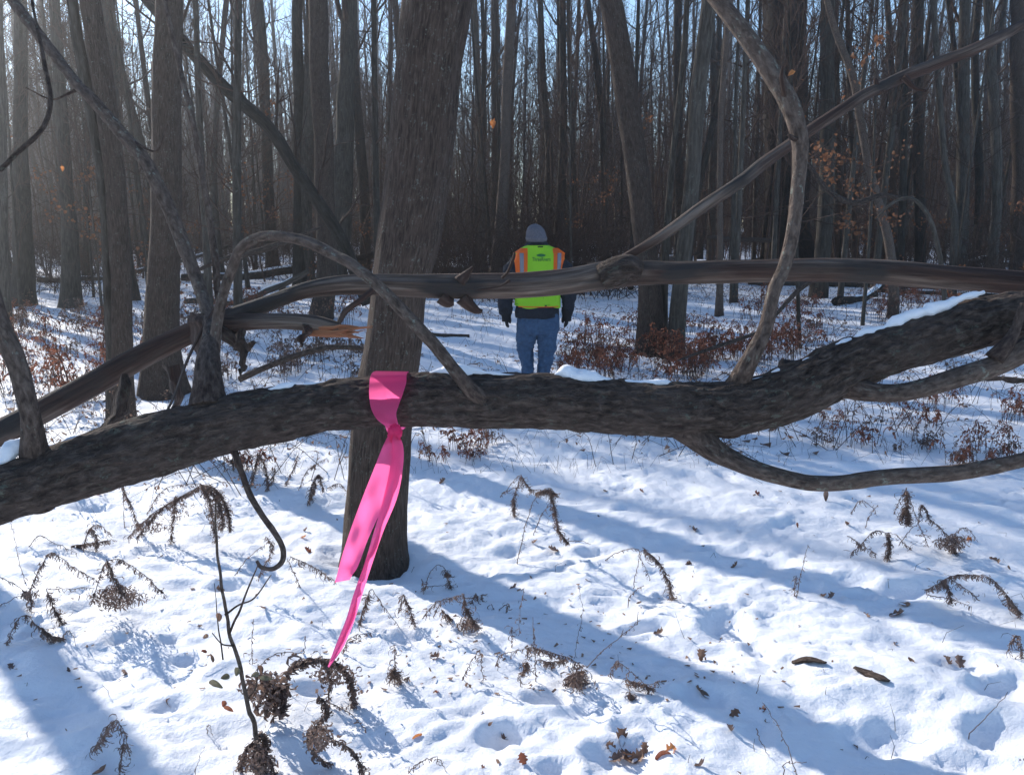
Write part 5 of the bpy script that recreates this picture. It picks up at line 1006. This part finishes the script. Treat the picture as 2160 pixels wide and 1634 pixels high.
for k in range(5200):
    y = 6.0+36*rg.random()**1.4 if k > 60 else rg.uniform(2.4, 6); x = rg.uniform(-.66, .64)*y; z = float(terr0(x, y)); h = rg.uniform(.03, .3) if y > 6 else rg.uniform(.015, .09)
    d = np.array([rg.gauss(0, .4), rg.gauss(0, .4), 1]); P = np.array([[x, y, z-.01], [x, y, z]+d*h*.5, [x, y, z]+(d+[rg.gauss(0, .5), rg.gauss(0, .5), rg.uniform(-1.3, .2)])*h]); ms.tube(P, [.0022, .002, .001] if y > 8 else [.0013, .001, .0006], 3, cap=False)
# brambles: thin arching canes with scraps of leaf, in drifts behind the trunk
for k in range(2600):
    y = 5.6+24*rg.random()**1.1; x = rg.uniform(-.66, .64)*y; dn = vnoise(np.array([x*.45+7, y*.4, 2.]), 14)+.12; px = CX+F*x/y
    if dn < (.05 if not (px < 300 or px > 1500) else -.2)+rg.uniform(-.15, .15) or (y < 9.5 and 930 < px < 1240): continue
    z = float(terr0(x, y)); a = rg.uniform(0, 6.28); L = rg.uniform(.25, .9); h = rg.uniform(.08, .45)
    P = spline(np.array([[x, y, z-.02, 0], [x+L*.4*math.cos(a), y+L*.4*math.sin(a), z+h, 0], [x+L*math.cos(a+.4), y+L*math.sin(a+.4), z+h*rg.uniform(0, .8), 0]]), 8)[:, :3]; ms.tube(P, np.linspace(.0035, .0012, 8), 3, cap=False)
    for _ in range(rg.randint(2, 11)): hang_leaf(mb, P[rg.randint(2, 7)]+np.array([rg.gauss(0, .02), rg.gauss(0, .02), 0]), rg.uniform(.02, .05), rg.uniform(.008, .02), rg, .5)
o = mb.obj("leaf_litter", M_litter); tag(o, "scattered leaf scraps on the snow", None, None, "stuff")
o = ms.obj("dry_stubble", M_twig); tag(o, "short dry stalks poking through the snow", None, None, "stuff")

# ------------------------------------------------------------------ air
mb = MB(); V = np.array([[x, y, z] for x in (-175, 175) for y in (-75, 275) for z in (-2.5, 30)], float)
mb.add(V, None, [[0, 1, 3, 2], [4, 6, 7, 5], [0, 4, 5, 1], [2, 3, 7, 6], [0, 2, 6, 4], [1, 5, 7, 3]])
m = bpy.data.materials.new("pale_air"); m.use_nodes = True; nt = m.node_tree; nt.nodes.remove(nt.nodes["Principled BSDF"])
pv = nt.nodes.new("ShaderNodeVolumePrincipled"); pv.inputs['Density'].default_value = .0027; pv.inputs['Color'].default_value = (.93, .96, 1, 1); pv.inputs['Anisotropy'].default_value = .85
nt.links.new(pv.outputs[0], nt.nodes["Material Output"].inputs['Volume'])
o = mb.obj("haze", m, smooth=False); tag(o, "thin sunlit winter haze between the trees", None, None, "stuff")
